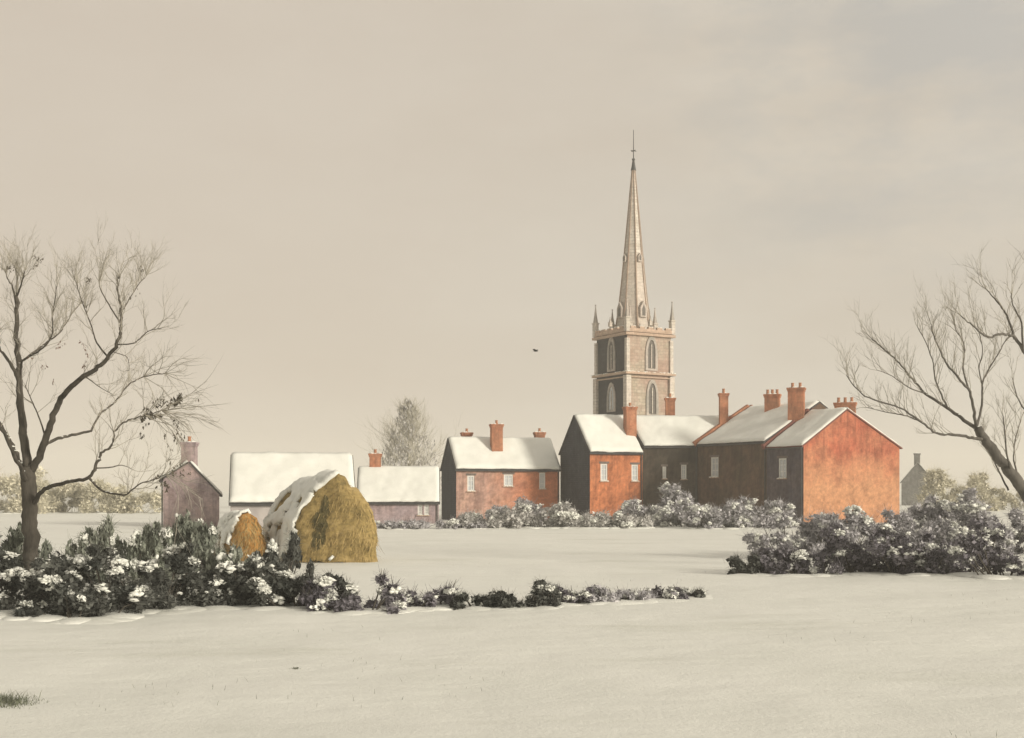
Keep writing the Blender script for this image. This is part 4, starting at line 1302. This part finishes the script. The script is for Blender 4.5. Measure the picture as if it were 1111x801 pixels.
for pa, w0, w1 in main: LM(pa, w0, w1, 8 if w0 > 4 else 6)
tm.build('trunk', M['bark'], TL, True, fix=False)
tw = MB(); ends = []
for pts, rr in limbs[1:]:
    m = len(pts)
    for i in range(int(m * .38), m):
        for _ in range(1 if rng.random() < .66 else 0):
            d_ = (pts[min(i + 1, m - 1)] - pts[i - 1]).normalized()
            sv = Vector((rng.gauss(0, 1), rng.gauss(0, 1), rng.gauss(.35, .6)))
            v = (d_ * .7 + sv.normalized() * .8 + Vector((0, 0, .25))).normalized()
            grow(tw, pts[i], v, rng.uniform(.4, .85), min(.010, rr[i] * .6 + .003), 2, rng, .35, .7, 3, n=4, ends=ends)
    grow(tw, pts[-1], (pts[-1] - pts[-3]), rng.uniform(.4, .65), max(.007, rr[-1] * .9), 2, rng, .3, .7, 5, n=4, ends=ends)
# upper crown shoots
for _ in range(95):
    pts, rr = rng.choice([limbs[1], limbs[2], limbs[3], limbs[4], limbs[9], limbs[10], limbs[16], limbs[19], limbs[20]])
    i = rng.randrange(int(len(pts) * .6), len(pts))
    grow(tw, pts[i], Vector((rng.gauss(0, .4), rng.gauss(0, .4), 1)), rng.uniform(.35, .7), .007, 2, rng, .5, .6, 4, n=4, ends=ends)
tw.build('crown', M['twig'], TL, fix=False)
# twig sprays around the right hand tufts
sp_ = MB()
for (px, py, dy) in [(157, 450, -1.2), (176, 446, -1.1), (176, 446, -1.1), (168, 450, -1.2), (156, 409, 1.9), (179, 405, 2.1), (180, 515, -2.5)]:
    for _ in range(5): grow(sp_, L3(px, py, dy), Vector((rng.uniform(.4, 1), rng.gauss(0, .4), rng.gauss(-.05, .35))), rng.uniform(.7, 1.3), .010, 1, rng, 0, .6, 5, droop=.25, n=4, ends=ends)
sp_.build('hanging_twigs', M['twig'], TL, fix=False)
# withered leaves still hanging on some twig ends
def hang(vs, fs, px, py, dy, rad, n, rng, size):
    c = L3(px, py, dy)
    near = sorted(ends, key=lambda e: (e[0].x - c.x) ** 2 + (e[0].z - c.z) ** 2 + .25 * (e[0].y - c.y) ** 2)[:max(5, n // 4)]
    for e, dr in near:
        for _ in range(4):
            p = e - dr * rng.uniform(0, .16); a = Vector((rng.gauss(0, .5), rng.gauss(0, .5), -1)).normalized()
            b = a.orthogonal().normalized(); b = (b + a.cross(b) * rng.gauss(0, 1)).normalized(); s_ = size * rng.uniform(.6, 1.4); k = len(vs)
            vs += [tuple(p), tuple(p + a * s_ + b * s_ * .4), tuple(p + a * s_ * 2), tuple(p + a * s_ - b * s_ * .4)]; fs.append((k, k + 1, k + 2, k + 3))
vs, fs = [], []
for (px, py, dy, n_) in [(165, 446, -1.2, 40), (185, 436, -.8, 50), (205, 432, -.6, 40), (168, 462, -1.2, 40), (178, 472, -1.2, 30), (185, 518, -2.4, 50),
                         (96, 300, -.5, 26), (155, 292, -1.0, 22), (40, 280, -.5, 30), (12, 296, .8, 30), (150, 320, -1.4, 16)]:
    hang(vs, fs, px, py, dy, .3, n_ * (2 if py > 400 else 1), rng, .036 if py > 400 else .026)
raw_mesh('withered_leaves', vs, fs, M['leaf_dry'], TL)
vs, fs = [], []
for (px, py, dy, n_) in [(72, 382, -1.5, 40), (60, 386, -.5, 20)]: hang(vs, fs, px, py, dy, .3, n_, rng, .028)
raw_mesh('rusty_leaves', vs, fs, M['leaf_rust'], TL)
C, S = branch_snow(TL, limbs[1:], rng, k=.4)
Vv, Ff = lump_cluster(np.array(C), np.array(S), rng, ICO1, .05); raw_mesh('branch_snow', Vv, Ff, M['snow'], TL, True)

# -- leaning tree on the right
D1 = 40.0
bx, bz = PX(1135, D1), ground_z(PX(1135, D1), D1)
def R3_(px, py, dy=0.0): return Vector((PX(px, D1 + dy) - bx, dy, PZ(py, D1 + dy) - bz))
TR = thing('leaning_tree', 'bare tree leaning over the right hedge with upswept fan of limbs', 'tree', (bx, D1, bz))
rng = random.Random(23); tm = MB(); limbs = []; pxm = D1 / F
def LM2(path, w0, w1, n=8):
    o = limb(tm, [R3_(*p) for p in path], w0 * pxm * .33, w1 * pxm * .38, rng, n); limbs.append(o); return o
LM2([(1138, 618, 0), (1132, 580, 0), (1120, 548, 0), (1108, 528, 0), (1095, 510, 0), (1082, 495, 0), (1071, 480, 0), (1061, 465, 0)], 26, 12, 11)
main = [
 ([(1068, 477, 0), (1054, 475, -.3), (1037, 472, -.6), (1016, 470, -.9), (1000, 458, -1.2), (976, 443, -1.5), (947, 434, -1.8), (930, 422, -2.0), (918, 406, -2.1)], 6, 1.2),
 ([(1062, 466, 0), (1046, 456, .3), (1028, 443, .7), (1004, 427, 1.1), (990, 412, 1.4), (976, 394, 1.7), (960, 380, 1.9), (945, 367, 2.1)], 7, 1.3),
 ([(1028, 443, .7), (1020, 425, .3), (1014, 408, -.1), (1010, 385, -.4), (996, 355, -.8)], 3.6, 1.0),
 ([(1059, 462, 0), (1057, 448, -.4), (1052, 425, -.8), (1040, 410, -1.2), (1028, 396, -1.5), (1020, 380, -1.8), (1013, 364, -2.0), (1010, 352, -2.1)], 6, 1.1),
 ([(1052, 425, -.8), (1045, 400, -.4), (1046, 375, -.1), (1037, 358, .2), (1035, 346, .3)], 3.4, 1.0),
 ([(1060, 462, 0), (1065, 440, .3), (1066, 417, .6), (1072, 402, .8), (1080, 389, 1.0), (1090, 372, 1.2), (1096, 360, 1.3)], 4.5, 1.1),
 ([(1066, 417, .6), (1062, 400, .2), (1066, 380, -.2), (1060, 352, -.5)], 2.6, .9),
 ([(1004, 427, 1.1), (985, 420, .7), (968, 408, .3), (952, 402, .1)], 2.6, .8),
 ([(1000, 458, -1.2), (985, 452, -.8), (965, 448, -.5), (940, 442, -.3)], 2.8, .8),
 ([(1094, 532, .1), (1084, 512, .5), (1074, 492, .9), (1066, 478, 1.1)], 3.4, 1.5),
 ([(1098, 515, 0), (1092, 492, -.5), (1090, 468, -.9), (1088, 450, -1.2)], 4.0, 1.2),
 ([(1108, 527, 0), (1100, 500, .6), (1102, 475, 1.1), (1108, 455, 1.4)], 3.5, 1.1),
]
for pa, w0, w1 in main: LM2(pa, w0, w1)
tm.build('trunk', M['bark_grey'], TR, True, fix=False)
tw = MB()
for pts, rr in limbs[1:]:
    m = len(pts)
    for i in range(int(m * .25), m):
        if rng.random() < .85:
            d_ = (pts[min(i + 1, m - 1)] - pts[i - 1]).normalized()
            sv = Vector((rng.gauss(-.2, 1), rng.gauss(0, 1), rng.gauss(.5, .6)))
            grow(tw, pts[i], (d_ * .9 + sv.normalized() * .6 + Vector((0, 0, .35))), rng.uniform(.5, 1.15), min(.012, rr[i] * .55 + .004), 2, rng, .4, .5, 3, n=4)
    grow(tw, pts[-1], (pts[-1] - pts[-3]), rng.uniform(.5, .9), max(.009, rr[-1] * .9), 2, rng, .3, .5, 4, n=4)
tw.build('crown', M['twig'], TR, fix=False)
C, S = branch_snow(TR, limbs, rng, k=.5)
Vv, Ff = lump_cluster(np.array(C), np.array(S), rng, ICO1, .05); raw_mesh('branch_snow', Vv, Ff, M['snow'], TR, True)

# -- second bare tree whose boughs come in from outside the frame, upper right
D2 = 36.0
bx, bz = PX(1150, D2), ground_z(PX(1150, D2), D2)
def Q3(px, py, dy=0.0): return Vector((PX(px, D2 + dy) - bx, dy, PZ(py, D2 + dy) - bz))
TQ = thing('bare_tree', 'bare tree whose upswept boughs enter at the upper right edge', 'tree', (bx, D2, bz))
rng = random.Random(37); tm = MB(); limbs = []; pxm = D2 / F
def LM3(path, w0, w1, n=8):
    o = limb(tm, [Q3(*p) for p in path], w0 * pxm * .33, w1 * pxm * .38, rng, n); limbs.append(o); return o
LM3([(1150, 625, 0), (1149, 560, 0), (1147, 500, 0), (1140, 440, 0), (1134, 410, 0)], 26, 14, 10)
for pa, w0, w1 in [
 ([(1136, 418, 0), (1122, 396, -.2), (1110, 381, -.4), (1099, 365, -.6), (1085, 363, -.9), (1071, 366, -1.1), (1056, 354, -1.4), (1042, 342, -1.6)], 8, 1.4),
 ([(1101, 368, -.6), (1094, 346, -.2), (1087, 334, .1), (1077, 322, .4), (1068, 312, .6)], 4.5, 1.2),
 ([(1110, 382, -.4), (1108, 350, -.9), (1099, 332, -1.3), (1097, 318, -1.5)], 4, 1.1),
 ([(1134, 412, 0), (1138, 370, .4), (1130, 330, .8), (1120, 300, 1.1)], 9, 2),
 ([(1134, 412, 0), (1150, 370, -.6), (1165, 320, -1.0)], 8, 2),
 ([(1146, 480, 0), (1124, 458, .7), (1106, 436, 1.1), (1098, 410, 1.4)], 5, 1.1)]: LM3(pa, w0, w1)
tm.build('trunk', M['bark_grey'], TQ, True, fix=False)
tw = MB()
for pts, rr in limbs[1:]:
    m = len(pts)
    for i in range(int(m * .3), m):
        if rng.random() < .5:
            d_ = (pts[min(i + 1, m - 1)] - pts[i - 1]).normalized(); sv = Vector((rng.gauss(-.2, 1), rng.gauss(0, 1), rng.gauss(.5, .6)))
            grow(tw, pts[i], (d_ * .9 + sv.normalized() * .6 + Vector((0, 0, .3))), rng.uniform(.5, 1.1), min(.012, rr[i] * .55 + .004), 2, rng, .4, .5, 3, n=4)
    grow(tw, pts[-1], (pts[-1] - pts[-3]), rng.uniform(.5, .9), max(.009, rr[-1] * .9), 2, rng, .3, .5, 4, n=4)
tw.build('crown', M['twig'], TQ, fix=False)

# -- pale conical tree behind the low cottage
def pale_tree(label, px, d, top_py, wpx, seed, levels=2, n=90, conical=True, mat='twig_pale'):
    rng = random.Random(seed); x = PX(px, d); gz = ground_z(x, d); Hh = PZ(top_py, d) - gz; W = wpx / F * d / 2
    t = thing('pale_tree', label, 'tree', (x, d, gz), None)
    tm = MB(); pts = [Vector((rng.gauss(0, .05), rng.gauss(0, .05), Hh * i / 7)) for i in range(8)]
    tm.ring_tube(pts, [.20 * (1 - i / 7.6) + .02 for i in range(8)], 7); tm.build('trunk', M[mat], t, True, fix=False)
    tw = MB()
    for i in range(n):
        f = .18 + .8 * (i / n); z = Hh * f; a = rng.uniform(0, 6.28)
        prof = (1 - f) ** .8 * 1.15 + .06 if conical else math.sin(math.pi * min(1, f * .9 + .12)) 
        Ls = W * min(prof, 1) * rng.uniform(.7, 1.05)
        grow(tw, Vector((0, 0, z)), Vector((math.cos(a), math.sin(a), .75)), Ls * 1.25, .03, levels, rng, .5, .7, 5, n=4)
    tw.build('crown', M[mat], t, fix=False)
    nr = np.random.RandomState(seed); C = []
    for i in range(150 if conical else 60):
        f = rng.uniform(.2, 1.0); a = rng.uniform(0, 6.28)
        prof = (1 - f) ** .75 * 1.05 + .05 if conical else math.sin(math.pi * min(1, f * .9 + .1))
        r_ = W * prof * math.sqrt(rng.random()); C.append([r_ * math.cos(a), r_ * math.sin(a), Hh * f])
    C = np.array(C); V = leaf_quads(nr, C, np.full((len(C), 3), .42) * np.array([1, 1, 1.5]), 20, .07, 2.2, True)
    raw_mesh('rime', V, np.arange(len(V)).reshape(-1, 4), M['leaf_pale'], t)
    return t
pale_tree('pale frosted conical tree rising behind the low mauve cottage', 443, 118, 437, 92, 5)

# ------------------------------------------------------------------ grass poking through the snow, lower left
def grass_patch(name, label, px, py, wpx, n, seed, hmax):
    d = F * CAMH / (py - HOR); x = PX(px, d); rng = random.Random(seed); vs, fs = [], []
    W = wpx / F * d
    gz = ground_z(x, d)
    for _ in range(n):
        u = rng.gauss(0, W * .25); v = rng.gauss(0, W * .22); z = ground_z(x + u, d + v) - gz - .01
        h = hmax * rng.uniform(.35, 1.0) * math.exp(-(u / (W * .5)) ** 2); ln = Vector((rng.gauss(0, .5), rng.gauss(0, .4), 1)).normalized()
        b = Vector((u, v, z)); s = Vector((math.cos(rng.uniform(0, 3)), math.sin(rng.uniform(0, 3)), 0)) * rng.uniform(.003, .006)
        m = b + ln * h * .6; tip = b + ln * h + Vector((ln.x, ln.y, -.1)) * h * .5; k = len(vs)
        vs += [tuple(b - s), tuple(b + s), tuple(m + s * .7), tuple(m - s * .7), tuple(tip + s * .2), tuple(tip - s * .2)]
        fs += [(k, k + 1, k + 2, k + 3), (k + 3, k + 2, k + 4, k + 5)]
    o = raw_mesh(name, vs, fs, M['grass'], None); o.location = (x, d, gz)
    return o
rng = random.Random(77); vs, fs = [], []
for _ in range(1500):
    d = 12 + 34 * rng.random() ** 1.3; px_ = rng.uniform(-20, 1130); x = PX(px_, d)
    if noise.noise((x * .22, d * .22, 2.0)) < .22: continue
    z = ground_z(x, d); h = rng.uniform(.02, .075)
    b = Vector((x, d, z - .01)); t_ = b + Vector((rng.gauss(0, .35), rng.gauss(0, .35), 1)) * h; s_ = Vector((rng.uniform(-1, 1), rng.uniform(-1, 1), 0)).normalized() * .003; k = len(vs)
    vs += [tuple(b - s_), tuple(b + s_), tuple(t_ + s_ * .4), tuple(t_ - s_ * .4)]; fs.append((k, k + 1, k + 2, k + 3))
o = raw_mesh('stubble_grass', vs, fs, M['grass']); o['kind'] = 'stuff'
o = grass_patch('grass_tuft', '', 4, 756, 78, 620, 3, .17); o['label'] = 'dark winter grass tuft poking through snow at the lower left edge'; o['category'] = 'grass tuft'
o = grass_patch('grass_tuft', '', 320, 723, 14, 60, 4, .05); o['label'] = 'tiny grass sprig in the open snow below the left hedge'; o['category'] = 'grass tuft'

# ------------------------------------------------------------------ one bird, far off over the village
bp = at(581, 381, 70)
tb = MB()
tb.ring_tube([(-.14, 0, 0), (-.08, 0, .005), (0, 0, .01), (.09, 0, .008), (.13, 0, .015), (.17, 0, .01)], [.008, .035, .05, .035, .028, .004], 8)
for s in (-1, 1):
    q = [(.07, s * .03, .03), (.04, s * .17, .11), (.0, s * .33, .09), (-.05, s * .30, .085), (-.06, s * .14, .09), (-.05, s * .03, .02)]
    tb.quad(q); tb.quad([(a, b, c - .012) for a, b, c in q])
    for i in range(6):
        a, b = q[i], q[(i + 1) % 6]; tb.quad([a, b, (b[0], b[1], b[2] - .012), (a[0], a[1], a[2] - .012)])
tb.quad([(-.12, -.02, .0), (-.12, .02, .0), (-.24, .05, -.005), (-.24, -.05, -.005)])
b_ = tb.build('bird', M['feather'], None, True, fix=False); b_.location = bp; b_.rotation_euler = (R(10), 0, R(25))
b_['label'] = 'small dark bird flying in the empty sky left of the spire'; b_['category'] = 'bird'

hv = [(x, y, z) for x in (-1620, 1620) for y in (-1620, 1620) for z in (-8, 46)]
hf = [(0, 1, 3, 2), (4, 6, 7, 5), (0, 4, 5, 1), (2, 3, 7, 6), (0, 2, 6, 4), (1, 5, 7, 3)]
ho = raw_mesh('haze', hv, hf, hm); ho['kind'] = 'stuff'
